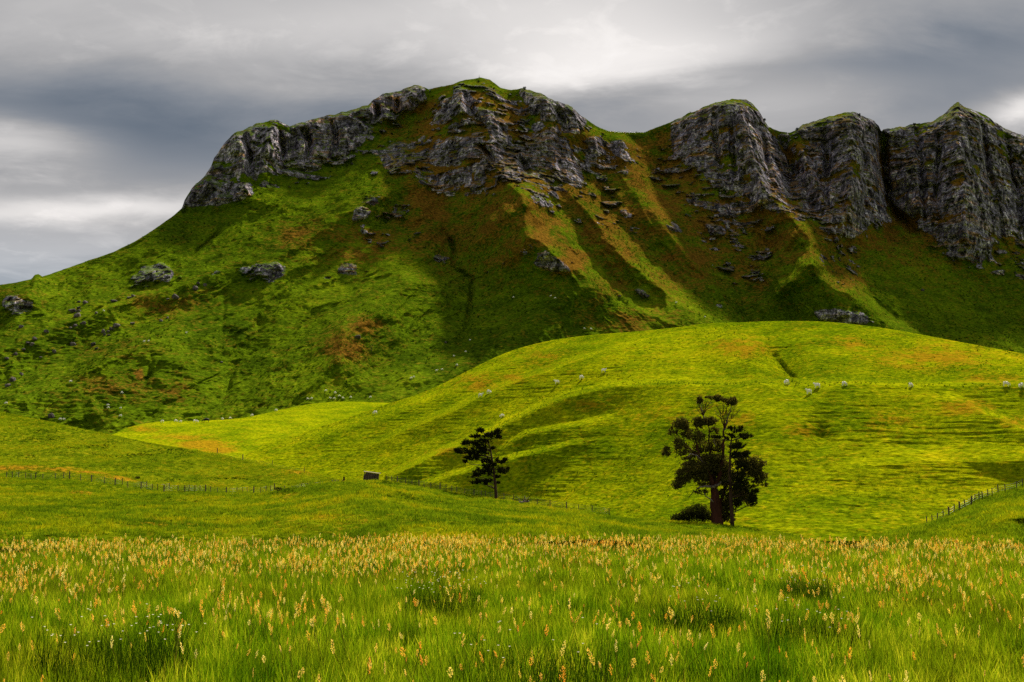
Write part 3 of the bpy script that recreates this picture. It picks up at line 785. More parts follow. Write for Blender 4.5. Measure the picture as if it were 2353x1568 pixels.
def terraces(pts, at, U, V, lam, amp, seed, extra_amp=1.0, patch_lo=-0.35):
    x, y, z = [pts[..., k].astype(np.float32) for k in range(3)]
    d = extra_amp * (1.2 * fbm(x / 30, y / 38, oct=3, seed=seed) + 0.28 * fbm(x / 5, y / 7, oct=3, seed=seed + 1))
    ph = z / lam + 1.1 * fbm(x / 16, y / 20, oct=3, seed=seed + 2)
    saw = ph - np.floor(ph); saw = np.where(saw < 0.72, saw / 0.72, (1 - saw) / 0.28)
    patch = sstep(patch_lo, 0.4, fbm(x / 24, y / 26, oct=3, seed=seed + 3)) * (0.65 + 0.35 * fbm(x / 3.0, y / 4.0, oct=2, seed=seed + 4))
    d += 0.25 * amp * (saw - 0.5) * patch
    d += 0.55 * amp * fbm(x / 6.5 + 0.25 * ph, z / 0.62, y / 22, oct=3, seed=seed + 6, gain=0.6) * (0.45 + 0.55 * patch)
    top = sstep(0, 7, V - V[0:1])
    return P(U, V, y - d * (0.1 + 0.9 * top)), at


def hill_depth(U, V):
    D0 = smooth_curve([(400, 290), (800, 268), (1000, 240), (1200, 210), (1400, 186), (1700, 168), (2200, 162), (2800, 160)], U[0].astype(float))
    tn = 0.375 - 0.02 * sstep(980, 1120, V) - 0.03 * sstep(860, 760, V)
    D = slope_depth(U[0], V, D0, tn, None)
    D = blur(D, 8, 1)
    wu_ = U + 5 * fbm(U / 60, V / 40, oct=2, seed=81); wv_ = V + 3 * fbm(U / 60, V / 40, oct=2, seed=82)
    top = sstep(0, 30, V - V[0:1])
    for pts, wp, wn, pw in H_RIDGES:
        D = D - poly_bump(wu_, wv_, pts, wp, wn, pw, 2.0) * (0.2 + 0.8 * top)
    wet = sum(poly_bump(wu_, wv_, q, w_, w_, 1.0) for q, w_ in [([(1755, 775, .5), (1772, 815, 1), (1798, 850, 1), (1830, 878, .8)], 12), ([(740, 983, 1), (820, 958, 1), (920, 918, .6)], 5),
                                                           ([(1400, 880, .3), (1830, 884, .5), (2353, 889, .6)], 8), ([(960, 1005, .4), (1130, 915, .5)], 14), ([(1440, 800, .4), (1700, 770, .3)], 26)])
    return D, {'dry': ell(wu_, wv_, H_DRY) * (0.7 + 0.6 * fbm(U / 22, V / 9, oct=3, seed=83)), 'wet': wet}


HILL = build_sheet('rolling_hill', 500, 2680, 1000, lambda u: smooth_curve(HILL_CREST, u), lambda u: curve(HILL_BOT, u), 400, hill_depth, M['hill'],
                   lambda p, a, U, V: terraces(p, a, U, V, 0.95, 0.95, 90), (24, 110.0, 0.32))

LOW_CREST = [(150, 1042), (220, 1012), (260, 998), (300, 981), (360, 970), (470, 967), (560, 960), (640, 943), (720, 928), (800, 923), (860, 925), (950, 930), (1050, 960), (1150, 1010)]


def low_depth(U, V):
    D0 = curve([(100, 330), (600, 335), (1200, 345)], U[0])
    D = slope_depth(U[0], V, D0, np.full(V.shape, 0.17, np.float32), None)
    D = D - poly_bump(U, V, [(420, 1000, 2), (540, 990, 5), (680, 965, 5), (800, 945, 3)], 40, 30, 1.4, 4.0)
    return D, {'dry': ell(U, V, [(465, 1022, 55, 10, 1.2), (500, 1034, 40, 7, 1.1), (330, 985, 40, 8, 0.6), (420, 1005, 60, 8, 0.6)])}


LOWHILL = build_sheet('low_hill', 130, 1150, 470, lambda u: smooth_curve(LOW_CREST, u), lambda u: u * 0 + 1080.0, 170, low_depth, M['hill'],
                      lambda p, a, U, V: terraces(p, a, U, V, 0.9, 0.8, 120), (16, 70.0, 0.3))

# near hillside with the fences (left) and the small mound at the right
NEAR_CREST = [(-250, 880), (-120, 912), (0, 945), (60, 958), (130, 972), (200, 988), (260, 1000), (330, 1015), (420, 1030), (500, 1044), (600, 1066), (680, 1080), (740, 1092), (780, 1101), (830, 1103),
              (870, 1104), (920, 1112), (1000, 1125), (1100, 1142), (1200, 1156), (1300, 1171), (1450, 1190), (1600, 1203), (1700, 1212), (1780, 1221), (1860, 1238), (1950, 1262)]
FENCE_V = [(-250, 1100), (0, 1106), (200, 1112), (400, 1125), (520, 1131), (600, 1130), (660, 1122), (740, 1109), (780, 1106), (870, 1110), (920, 1118), (1000, 1131), (1100, 1148), (1200, 1162), (1450, 1196), (1700, 1218), (1860, 1243), (1950, 1266)]
NEAR_DC = [(-250, 290), (0, 272), (400, 250), (740, 215), (800, 196), (1000, 186), (1140, 178), (1400, 168), (1700, 160), (1950, 155)]
NEAR_DF = [(-250, 190), (0, 188), (600, 188), (740, 190), (800, 188), (1000, 178), (1140, 170), (1400, 160), (1700, 152), (1950, 148)]


def near_depth(U, V):
    us = U[0]
    vf, dc, df = curve(FENCE_V, us), curve(NEAR_DC, us), curve(NEAR_DF, us)
    vf = blur(vf.astype(np.float32), 6, 0)
    vc = V[0]
    a = np.clip((vf[None] - V) / np.maximum(vf - vc, 1)[None], 0, 1)        # 0 at the fence, 1 at the crest
    up = df[None] + (dc - df)[None] * (0.75 * a + 0.25 * a * a)
    b = np.clip((V - vf[None]) / (1262.0 - vf)[None], 0, 1)                 # 0 at the fence, 1 at the foot
    dn = 1.0 / ((1 - b) / df[None] + b / 72.0)
    dn = dn * (1 - 0.10 * np.sin(np.pi * b) * sstep(600, 1000, U))
    D = np.where(V < vf[None], up, dn)
    D = blur(blur(D.astype(np.float32), 3, 0), 5, 1)
    wu_ = U + 6 * fbm(U / 60, V / 30, oct=2, seed=141)
    k = [([(380, 1083, -2), (480, 1092, -4), (600, 1100, -5), (720, 1098, -3)], 18, 12, 1.1), ([(-100, 1060, 1.5), (80, 1078, 2.5), (220, 1092, 2.5), (330, 1108, 1.5)], 18, 14, 1.2),
         ([(300, 1172, 2), (480, 1190, 5), (640, 1205, 6), (760, 1212, 3)], 16, 8, 1.2), ([(0, 975, -2), (120, 1000, -4), (260, 1030, -5), (420, 1060, -3)], 30, 22, 1.1),
         ([(-50, 1195, -2), (200, 1200, -5), (420, 1218, -4)], 10, 12, 1.2), ([(620, 1125, 3), (648, 1128, 6), (680, 1134, 3)], 10, 7, 1.0), ([(850, 1180, 3), (1050, 1195, 5), (1250, 1202, 3)], 14, 12, 1.2)]
    for pts, wp, wn, pw in k:
        D = D - poly_bump(wu_, V, pts, wp, wn, pw, 1.0) * sstep(0, 14, V - V[0:1])
    dry = ell(U, V, [(215, 1093, 42, 4, 1.5), (275, 1103, 40, 4, 1.0), (175, 1134, 32, 3.2, 1.6), (30, 1076, 70, 8, 0.9), (130, 1085, 60, 5, 0.8), (450, 1140, 25, 4, 0.9), (650, 1140, 30, 4, 0.5),
                     (110, 1200, 180, 8, 0.4), (760, 1200, 90, 8, 0.5), (700, 1086, 60, 5, 0.6), (1250, 1166, 80, 4, 0.5), (300, 1218, 300, 8, 0.5)])
    wet = ell(U, V, [(550, 1097, 150, 7, 1.0), (250, 1038, 170, 12, 0.7), (90, 1000, 110, 10, 0.7), (560, 1188, 110, 7, 0.9), (640, 1134, 26, 6, 1.5), (930, 1170, 120, 12, 0.5), (430, 1150, 60, 8, 0.4), (880, 1118, 70, 5, 0.8), (760, 1205, 80, 5, 0.5)])
    return D, {'dry': dry, 'wet': wet}


def near_extra(pts, at, U, V):
    x, y = pts[..., 0].astype(np.float32), pts[..., 1].astype(np.float32)
    z = 1.6 * fbm(x / 20, y / 24, oct=3, seed=151) + 0.40 * fbm(x / 3.2, y / 4.5, oct=3, seed=152) + 0.14 * np.abs(fbm(x / 1.2, y / 1.6, oct=2, seed=153))
    p = pts.copy()
    p[..., 2] += z * sstep(0, 5, V - V[0:1]) * 0.7
    return p, at


NEAR = build_sheet('near_hillside', -250, 1950, 900, lambda u: smooth_curve(NEAR_CREST, u), lambda u: u * 0 + 1290.0, 250, near_depth, M['near'], near_extra, (14, 60.0, 0.3))

RM_CREST = [(1990, 1258), (2060, 1226), (2130, 1206), (2190, 1178), (2240, 1148), (2300, 1127), (2353, 1110), (2450, 1090), (2700, 1060)]


def rm_depth(U, V):
    us = U[0]
    dc = curve([(1990, 118), (2200, 128), (2353, 136), (2700, 150)], us)
    b = np.clip((V - V[0:1]) / (1270.0 - V[0:1] + 1), 0, 1)
    D = 1.0 / ((1 - b) / dc[None] + b / 70.0)
    D = D - poly_bump(U, V, [(2180, 1200, 1), (2260, 1190, 4), (2353, 1192, 4), (2500, 1190, 4)], 25, 10, 1.2, 1.0) - poly_bump(U, V, [(2230, 1222, 1), (2353, 1212, 4), (2500, 1206, 4)], 16, 10, 1.2, 1.0)
    return D, {'dry': np.zeros(U.shape, np.float32)}


MOUND = build_sheet('right_mound', 1990, 2700, 300, lambda u: smooth_curve(RM_CREST, u), lambda u: u * 0 + 1290.0, 140, rm_depth, M['near'], near_extra, (12, 40.0, 0.35))


# ------------------------------------------------------------------ the ground: meadow, its dip, and the plain out to the horizon
def ground_z(x, y):
    r = np.hypot(x, y)
    z = np.interp(r, [0, 24, 28, 34, 50, 75, 100, 160, 260, 500, 900, 20000], [0, 0.0, -0.08, -0.45, -1.7, -3.4, -5.0, -10.5, -14, -16, -20, -60])
    return z + 0.06 * fbm(np.asarray(x) / 2.2, np.asarray(y) / 2.2, oct=3, seed=201) * np.clip(r / 2, 0, 1)


rr = np.concatenate([np.linspace(0.3, 40, 150), np.geomspace(41, 20000, 90)])
th = np.linspace(0, 2 * math.pi, 361)
gx, gy = rr[:, None] * np.sin(th)[None], rr[:, None] * np.cos(th)[None]
gp = np.stack([gx, gy, ground_z(gx, gy)], -1)
grid_mesh('ground', gp[::-1], {'dry': np.zeros(gx.shape, np.float32)}, M['ground'])


# ------------------------------------------------------------------ scattered ground cover (uncountable: one object each)
def scatter(name, pts, rot, scl, idx, sources, label):
    """points that carry a plant each; the plants are real meshes instanced by geometry nodes"""
    src = bpy.data.collections.new(name + '_plants')
    for i, me in enumerate(sources):
        src.objects.link(bpy.data.objects.new('%s_plant_%02d' % (name, i), me))
    me = bpy.data.meshes.new(name)
    me.vertices.add(len(pts)); me.vertices.foreach_set('co', np.asarray(pts, np.float32).ravel())
    a = me.attributes.new('rot', 'FLOAT_VECTOR', 'POINT'); a.data.foreach_set('vector', np.asarray(rot, np.float32).ravel())
    a = me.attributes.new('scl', 'FLOAT_VECTOR', 'POINT'); a.data.foreach_set('vector', np.asarray(scl, np.float32).ravel())
    a = me.attributes.new('pick', 'INT', 'POINT'); a.data.foreach_set('value', np.asarray(idx, np.int32))
    o = link(name, me)
    ng = bpy.data.node_groups.new(name, 'GeometryNodeTree')
    ng.interface.new_socket('Geometry', in_out='INPUT', socket_type='NodeSocketGeometry')
    ng.interface.new_socket('Geometry', in_out='OUTPUT', socket_type='NodeSocketGeometry')
    nd = ng.nodes
    gi, go = nd.new('NodeGroupInput'), nd.new('NodeGroupOutput')
    ci = nd.new('GeometryNodeCollectionInfo'); ci.inputs['Collection'].default_value = src
    ci.inputs['Separate Children'].default_value = True; ci.inputs['Reset Children'].default_value = True
    iop = nd.new('GeometryNodeInstanceOnPoints'); iop.inputs['Pick Instance'].default_value = True

    def attr(nm, dt, sock):
        q = nd.new('GeometryNodeInputNamedAttribute'); q.data_type = dt; q.inputs['Name'].default_value = nm
        ng.links.new(q.outputs['Attribute'], sock)
    ng.links.new(gi.outputs[0], iop.inputs['Points']); ng.links.new(ci.outputs[0], iop.inputs['Instance'])
    attr('pick', 'INT', iop.inputs['Instance Index'])
    e2r = nd.new('FunctionNodeEulerToRotation'); attr('rot', 'FLOAT_VECTOR', e2r.inputs[0]); ng.links.new(e2r.outputs[0], iop.inputs['Rotation'])
    attr('scl', 'FLOAT_VECTOR', iop.inputs['Scale'])
    ng.links.new(iop.outputs[0], go.inputs[0])
    md = o.modifiers.new('plants', 'NODES'); md.node_group = ng
    tag(o, label, 'grass', None, 'stuff')
    return o


def blades(n, spread, h0, h1, width, lean, segs=3, seed=0, droop=0.5):
    g = np.random.default_rng(seed)
    V, Fc, T = [], [], []
    for i in range(n):
        a, r = g.uniform(0, 6.283), spread * math.sqrt(g.uniform())
        b = np.array([r * math.cos(a), r * math.sin(a), 0.0])
        h = g.uniform(h0, h1); w = width * g.uniform(0.6, 1.3)
        la = g.uniform(0, 6.283); ln = lean * g.uniform(0.2, 1.0) * h
        ld = np.array([math.cos(la), math.sin(la), 0]); fa = g.uniform(0, 6.283); sd = np.array([math.cos(fa), math.sin(fa), 0])
        k = len(V); tone = g.uniform(0, 0.6)
        for s in range(segs):
            t = s / segs
            c = b + ld * ln * t ** 1.8 + np.array([0, 0, h * (t - droop * 0.25 * t ** 3)])
            ww = w * (1 - 0.75 * t)
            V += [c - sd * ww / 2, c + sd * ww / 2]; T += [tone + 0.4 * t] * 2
        V.append(b + ld * ln + np.array([0, 0, h * (1 - droop * 0.25)])); T.append(tone + 0.4)
        for s in range(segs - 1):
            q = k + 2 * s
            Fc.append((q, q + 1, q + 3, q + 2))
        q = k + 2 * (segs - 1)
        Fc.append((q, q + 1, q + 2))
    return np.array(V), Fc, np.array(T)


def blade_mesh(name, mat, *a, **k):
    v, f, t = blades(*a, **k)
    me = new_mesh(name, v, f, mat)
    add_attr(me, 'tone', t)
    return me


def wedge(n, r0, r1, half):
    r = np.sqrt(RNG.uniform(r0 * r0, r1 * r1, n)); a = RNG.uniform(-half, half, n)
    return r * np.sin(a), r * np.cos(a)


# meadow grass
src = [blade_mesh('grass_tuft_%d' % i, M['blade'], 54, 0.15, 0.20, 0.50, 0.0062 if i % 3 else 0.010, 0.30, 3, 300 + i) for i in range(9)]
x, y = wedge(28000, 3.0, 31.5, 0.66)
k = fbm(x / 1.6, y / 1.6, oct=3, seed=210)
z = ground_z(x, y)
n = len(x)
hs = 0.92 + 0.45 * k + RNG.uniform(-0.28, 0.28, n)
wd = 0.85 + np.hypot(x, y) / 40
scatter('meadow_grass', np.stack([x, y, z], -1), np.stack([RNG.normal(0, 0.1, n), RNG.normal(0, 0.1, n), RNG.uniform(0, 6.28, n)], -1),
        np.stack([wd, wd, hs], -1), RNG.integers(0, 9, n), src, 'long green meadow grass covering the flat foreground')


def seed_head(seed, loose):
    g = np.random.default_rng(seed)
    V, Fc, mi = [], [], []
    h = 0.62
    bend = g.uniform(-0.16, 0.16, 2)
    hl = g.uniform(0.05, 0.115)

    def pos(t):
        return np.array([bend[0] * t ** 2, bend[1] * t ** 2, h * t])
    w = 0.0022
    for s in range(4):
        c = pos(s / 3.0)
        V += [c + np.array([w, 0, 0]), c + np.array([-w * .5, w * .87, 0]), c + np.array([-w * .5, -w * .87, 0])]
    for s in range(3):
        for j in range(3):
            Fc.append((3 * s + j, 3 * s + (j + 1) % 3, 3 * s + 3 + (j + 1) % 3, 3 * s + 3 + j)); mi.append(1)
    for i in range(34):
        t = i / 33.0
        c0 = pos(1.0) + np.array([bend[0] * .3, bend[1] * .3, 1.0]) * (hl * (t - 0.25))
        rad = (0.004 + 0.013 * loose) * math.sin(math.pi * (0.15 + 0.8 * t)) * g.uniform(0.3, 1.2)
        a = g.uniform(0, 6.283)
        c = c0 + rad * np.array([math.cos(a), math.sin(a), 0.3])
        L, ww = g.uniform(0.005, 0.010), g.uniform(0.0018, 0.0036)
        d = np.array([0.45 * math.cos(a), 0.45 * math.sin(a), 1.0]); d /= np.linalg.norm(d)
        s1 = np.cross(d, [0.3, 1, 0.1]); s1 /= np.linalg.norm(s1); s2 = np.cross(d, s1)
        q = len(V)
        V += [c - d * L, c + s1 * ww, c + s2 * ww, c - s1 * ww, c - s2 * ww, c + d * L]
        for j in range(4):
            Fc += [(q, q + 1 + (j + 1) % 4, q + 1 + j), (q + 5, q + 1 + j, q + 1 + (j + 1) % 4)]; mi += [0, 0]
    me = new_mesh('seed_head_%d' % seed, np.array(V), Fc, M['seed'], False)
    me.materials.append(M['stalk'])
    me.polygons.foreach_set('material_index', np.array(mi, np.int32))
    return me


src = [seed_head(i, 0.2 + 0.13 * i) for i in range(9)]
x, y = wedge(26000, 4.0, 30.5, 0.66)
r = np.hypot(x, y)
c = fbm(x / 2.6, y / 3.2, oct=3, seed=220)
prob = np.clip(0.13 + 0.75 * sstep(0.02, 0.45, c) * sstep(9, 17, r) + 0.26 * sstep(15, 23, r) + 0.10 * sstep(0.1, 0.4, c), 0, 1)
kp = RNG.uniform(0, 1, len(x)) < prob * 0.8
x, y, r = x[kp], y[kp], r[kp]; n = len(x)
s_ = RNG.uniform(0.68, 1.08, n); w_ = RNG.uniform(0.7, 1.35, n)
scatter('grass_seed_heads', np.stack([x, y, ground_z(x, y)], -1), np.stack([RNG.normal(0, 0.2, n), RNG.normal(0, 0.2, n), RNG.uniform(0, 6.28, n)], -1),
        np.stack([s_ * w_, s_ * w_, s_ * (0.8 + 0.2 * w_)], -1), RNG.integers(0, 9, n), src, 'cream and orange grass seed heads standing above the meadow')


# pasture tufts on the hills, spread by ground area
def sheet_points(s, n, seed, dens, rows=(0, None)):
    g = np.random.default_rng(seed)
    p = s.pts[rows[0]:rows[1]]
    du = p[:-1, 1:] - p[:-1, :-1]; dv = p[1:, :-1] - p[:-1, :-1]
    ar = np.linalg.norm(np.cross(du, dv), axis=-1)
    c = p[:-1, :-1]
    w = ar * dens(c[..., 0], c[..., 1], c[..., 2], {k: a[rows[0]:rows[1]][:-1, :-1] for k, a in s.at.items()})
    w = w.ravel() / w.sum()
    i = g.choice(len(w), n, p=w)
    f1, f2 = g.uniform(0, 1, (n, 1)), g.uniform(0, 1, (n, 1))
    return c.reshape(-1, 3)[i] + du.reshape(-1, 3)[i] * f1 + dv.reshape(-1, 3)[i] * f2


def cover(name, pts, smin, smax, sources, label, seed):
    g = np.random.default_rng(seed); n = len(pts)
    s_ = g.uniform(smin, smax, (n, 1)) * np.array([[1, 1, 1]])
    s_[:, 2] *= g.uniform(0.7, 1.3, n)
    pts = pts.copy(); pts[:, 2] -= 0.05
    return scatter(name, pts, np.stack([g.normal(0, 0.1, n), g.normal(0, 0.1, n), g.uniform(0, 6.28, n)], -1), s_, g.integers(0, len(sources), n), sources, label)


tuft = [blade_mesh('pasture_tuft_%d' % i, M['tuft'], 22, 0.30, 0.14, 0.36, 0.04, 0.9, 2, 400 + i) for i in range(5)]
mtuft = [blade_mesh('mountain_tuft_%d' % i, M['mtuft'], 22, 0.30, 0.14, 0.36, 0.04, 0.9, 2, 440 + i) for i in range(4)]
rush = [blade_mesh('rush_clump_%d' % i, M['rush'], 30, 0.22, 0.35, 0.8, 0.05, 0.7, 2, 420 + i) for i in range(4)]
xd, yd = wedge(30000, 28.0, 85.0, 0.66)
cover('near_hillside_grass', np.concatenate([np.stack([xd, yd, ground_z(xd, yd)], -1), sheet_points(NEAR, 42000, 1, lambda x, y, z, a: (1.2 + fbm(x / 9, y / 9, oct=3, seed=230)) * (120.0 / np.maximum(y, 60)) ** 1.0),
                                             sheet_points(MOUND, 9000, 2, lambda x, y, z, a: 1.0 + 0 * x)]), 0.7, 1.5, tuft, 'rough long grass over the fenced near hillsides', 5)
cover('hill_grass_tufts', np.concatenate([sheet_points(HILL, 26000, 3, lambda x, y, z, a: np.clip(0.5 + 1.5 * fbm(x / 14, y / 14, oct=3, seed=231), 0.05, 3)),
                                          sheet_points(LOWHILL, 5000, 4, lambda x, y, z, a: 1.0 + 0 * x)]), 0.5, 1.1, tuft, 'short tufts of pasture grass on the rolling hills', 6)
cover('hill_rushes', sheet_points(HILL, 1500, 7, lambda x, y, z, a: np.clip(fbm(x / 20, y / 20, oct=3, seed=232) - 0.1, 0, 1) ** 1.3 + 0.9 * a['wet']), 0.3, 0.7, rush, 'small dark rush clumps dotted over the rolling hills', 8)
dark_rush = [blade_mesh('dark_rush_%d' % i, M['tussock'], 26, 0.30, 0.25, 0.6, 0.045, 0.8, 2, 460 + i) for i in range(3)]
cover('ditch_rushes', sheet_points(NEAR, 1700, 12, lambda x, y, z, a: a['wet'] * np.clip(0.1 + 2.2 * fbm(x / 6, y / 9, oct=4, seed=234), 0, 2)), 0.35, 0.85, dark_rush, 'dark rushes in the wet hollows of the near hillside', 13)
cover('mountain_tussock', sheet_points(MTN, 22000, 9, lambda x, y, z, a: np.clip(0.35 + 1.3 * fbm(x / 30, z / 24, oct=3, seed=233), 0.02, 2) * (1 - a['rock']) * (y < 1000)), 1.2, 2.6, mtuft + rush[:1], 'rough tussock grass over the mountain slopes', 10)

#OBJECTS_HERE
# ------------------------------------------------------------------ builders for single things
def tube(V, Fc, path, radii, sides=7, cap=True):
    """tapered tube along a path, appended to the lists"""
    path = [np.asarray(p, float) for p in path]
    base = len(V)
    for i, p in enumerate(path):
        d = path[min(i + 1, len(path) - 1)] - path[max(i - 1, 0)]
        d = d / (np.linalg.norm(d) + 1e-9)
        a = np.cross(d, [0.13, 1.0, 0.21]); a /= np.linalg.norm(a) + 1e-9
        b = np.cross(d, a)
        for k in range(sides):
            t = 2 * math.pi * k / sides
            V.append(p + radii[i] * (math.cos(t) * a + math.sin(t) * b))
    for i in range(len(path) - 1):
        for k in range(sides):
            q, w = base + i * sides + k, base + i * sides + (k + 1) % sides
            Fc.append((q, w, w + sides, q + sides))
    if cap:
        Fc.append(tuple(base + (len(path) - 1) * sides + k for k in range(sides)))
        Fc.append(tuple(base + k for k in reversed(range(sides))))


def wander(p0, p1, n, amt, g):
    p0, p1 = np.asarray(p0, float), np.asarray(p1, float)
    out = []
    for i in range(n + 1):
        t = i / n
        out.append(p0 + (p1 - p0) * t + g.normal(0, amt, 3) * math.sin(math.pi * t))
    return out


def leaf_quads(c, size, g, up=0.0, aspect=2.2):
    """small leaf faces at the given centres"""
    n = len(c)
    d = g.normal(0, 1, (n, 3)); d[:, 2] += up; d /= np.linalg.norm(d, axis=1, keepdims=True)
    s = np.cross(d, g.normal(0, 1, (n, 3))); s /= np.linalg.norm(s, axis=1, keepdims=True) + 1e-9
    L = (size * g.uniform(0.6, 1.4, (n, 1))); w = L / aspect
    v = np.stack([c - d * L * 0.5, c + s * w * 0.5, c + d * L * 0.5, c - s * w * 0.5], 1).reshape(-1, 3)
    f = np.arange(4 * n).reshape(n, 4)
    return v, f


def clump_points(cx, cy, cz, rx, ry, rz, nsub, per, g, sub=0.36):
    """leaf positions: a crown lobe as many smaller uneven clumps with gaps between them"""
    d = g.normal(0, 1, (nsub, 3)); d /= np.linalg.norm(d, axis=1, keepdims=True)
    r = g.uniform(0.35, 1.0, (nsub, 1)) ** 0.6
    c = np.array([cx, cy, cz]) + d * r * np.array([rx, ry, rz])
    sc = g.uniform(0.6, 1.3, (nsub, 1, 1)) * sub
    p = c[:, None, :] + g.normal(0, 1, (nsub, per, 3)) * sc * np.array([rx, ry, min(rz, rx * 0.8)]) * 0.62
    return p.reshape(-1, 3)


def rock_mesh(name, seed, flat=0.75):
    g = np.random.default_rng(seed)
    bm = bmesh.new()
    bmesh.ops.create_icosphere(bm, subdivisions=3, radius=1.0)
    co = np.array([v.co for v in bm.verts], np.float32)
    n = co / np.linalg.norm(co, axis=1, keepdims=True)
    d = np.full(len(co), 1.0)
    for _ in range(11):                                    # chop flat faces off the ball
        a = g.normal(0, 1, 3); a /= np.linalg.norm(a)
        lim = g.uniform(0.55, 0.85)
        dt = n @ a
        d = np.where(dt > 0.2, np.minimum(d, lim / np.maximum(dt, 0.2)), d)
    d = d + 0.09 * fbm(n[:, 0] * 3 + seed, n[:, 1] * 3, n[:, 2] * 3, oct=3, seed=seed)
    co = n * d[:, None] * np.array([1.0, g.uniform(0.7, 1.0), flat * g.uniform(0.8, 1.15)])
    f = [[v.index for v in fc.verts] for fc in bm.faces]
    bm.free()
    return new_mesh(name, co, np.array(f), M['stone'], False)


def skin_mesh(name, verts, edges, radii, mat, sub=1):
    """one continuous body grown round a skeleton"""
    me = bpy.data.meshes.new(name + '_frame')
    bm = bmesh.new()
    lay = bm.verts.layers.skin.verify()
    bv = [bm.verts.new(v) for v in verts]
    for v, r in zip(bv, radii):
        v[lay].radius = (r, r)
    bv[0][lay].use_root = True
    for a, b in edges:
        bm.edges.new((bv[a], bv[b]))
    bm.to_mesh(me); bm.free()
    o = bpy.data.objects.new(name + '_frame', me)
    COL.objects.link(o)
    o.modifiers.new('skin', 'SKIN')
    if sub:
        md = o.modifiers.new('sub', 'SUBSURF'); md.levels = sub; md.render_levels = sub
    dg = bpy.context.evaluated_depsgraph_get()
    out = bpy.data.meshes.new_from_object(o.evaluated_get(dg))
    out.name = name
    bpy.data.objects.remove(o, do_unlink=True); bpy.data.meshes.remove(me)
    out.materials.clear(); out.materials.append(mat)
    out.polygons.foreach_set('use_smooth', np.full(len(out.polygons), True))
    return out


def at_on(s, px, py, sink=0.0):
    p = spot(s, px, py)
    return (float(p[0]), float(p[1]), float(p[2]) - sink)


# ------------------------------------------------------------------ trees
def pxm(D):
    return D / F


def tree_frame(base, D):
    """photo position (px, py) -> local point of a tree standing at base (bx, by)"""
    bx, by = base
    k = pxm(D)
    return lambda px, py, dep=0.0: np.array([(px - bx) * k, dep, (by - py) * k])


def make_tree(name, label, base_pt, tf, limbs, lobes, bark, leafm, leaf, seed, cat='tree', up=0.0, aspect=2.2, pale=None, depth=1.0):
    g = np.random.default_rng(seed)
    root = link(name, None, None, base_pt)
    tag(root, label, cat)
    V, Fc = [], []
    for pts, r0, r1, sides in limbs:
        path = []
        q = [tf(*p) for p in pts]
        for a, b in zip(q[:-1], q[1:]):
            path += wander(a, b, 4, 0.05 * np.linalg.norm(b - a), g)[:-1]
        path.append(q[-1])
        rad = [r0 + (r1 - r0) * (i / (len(path) - 1)) ** 0.8 for i in range(len(path))]
        tube(V, Fc, path, rad, sides)
    link('trunk', new_mesh(name + '_trunk', np.array(V), Fc, M[bark]), root)
    for pts, r0, r1, sides in (pale or []):
        V, Fc, path = [], [], []
        q = [tf(*p) for p in pts]
        for a, b in zip(q[:-1], q[1:]):
            path += wander(a, b, 4, 0.06 * np.linalg.norm(b - a), g)[:-1]
        path.append(q[-1])
        tube(V, Fc, path, [r0 + (r1 - r0) * i / (len(path) - 1) for i in range(len(path))], sides)
        link('limb', new_mesh(name + '_limb', np.array(V), Fc, M['bark_pale']), root)
    P_, k = [], tf(1, 0)[0] - tf(0, 0)[0]
    for (px, py, rx, ry, dep, dens) in lobes:
        c = tf(px, py, dep)
        rz = ry * k; rxx = rx * k
        ns = max(6, int(dens * 3.0 * rx * ry / 15.0))
        P_.append(clump_points(c[0], c[1], c[2], rxx, rxx * depth, rz, ns, 22, g))
    pts = np.concatenate(P_)
    pts = pts[pts[:, 2] > 0.05]
    v, f = leaf_quads(pts, leaf, g, up, aspect)
    link('crown', new_mesh(name + '_crown', v, f, M[leafm], False), root)
    return root


def z2(X, Y):                                               # enlargement of the right-hand tree -> measured sheet
    return 1471 + X * 0.2345, 869 + Y * 0.2345


TD = 160.0
gum_base = z2(755, 1405)
tp = P(gum_base[0], gum_base[1], TD)
# seat the trees on the near hillside
gp_ = at_on(NEAR, gum_base[0], 1205)
tf = tree_frame(gum_base, gp_[1])
Z = lambda X, Y, d=0.0: (*z2(X, Y), d)
gum_limbs = [
    ([Z(758, 1440), Z(752, 1300), Z(742, 1150), Z(735, 1050)], 0.98, 0.52, 10),
    ([Z(775, 1430, 0.3), Z(790, 1290, 0.6), Z(800, 1180, 0.8), Z(850, 1050, 1.2), Z(960, 930, 1.6), Z(1080, 880, 1.5)], 0.40, 0.07, 7),
    ([Z(735, 1060), Z(700, 960, -0.3), Z(655, 850, -0.5), Z(600, 760, -0.4), Z(575, 660, 0.0), Z(560, 540, 0.4)], 0.42, 0.08, 7),
    ([Z(740, 1050), Z(735, 900, 0.6), Z(720, 760, 0.8), Z(700, 600, 0.6), Z(700, 450, 0.4)], 0.40, 0.06, 7),
    ([Z(745, 1040), Z(790, 900, -0.6), Z(820, 740, -0.6), Z(830, 600, -0.4), Z(845, 470, 0.0)], 0.36, 0.13, 7),
    ([Z(600, 1037, 0), Z(520, 1085, -0.6), Z(470, 1150, -0.8)], 0.12, 0.03, 5),
    ([Z(655, 850, -0.5), Z(560, 840, -1.4), Z(440, 900, -2.0)], 0.16, 0.04, 5),
    ([Z(600, 760, -0.4), Z(480, 640, 0.8), Z(420, 480, 0.8)], 0.15, 0.04, 5),
    ([Z(1080, 880, 1.5), Z(1180, 840, 1.5), Z(1230, 800, 1.2)], 0.10, 0.03, 5),
    ([Z(735, 900, 0.6), Z(560, 950, 2.2), Z(420, 1000, 2.4)], 0.15, 0.04, 5),
]
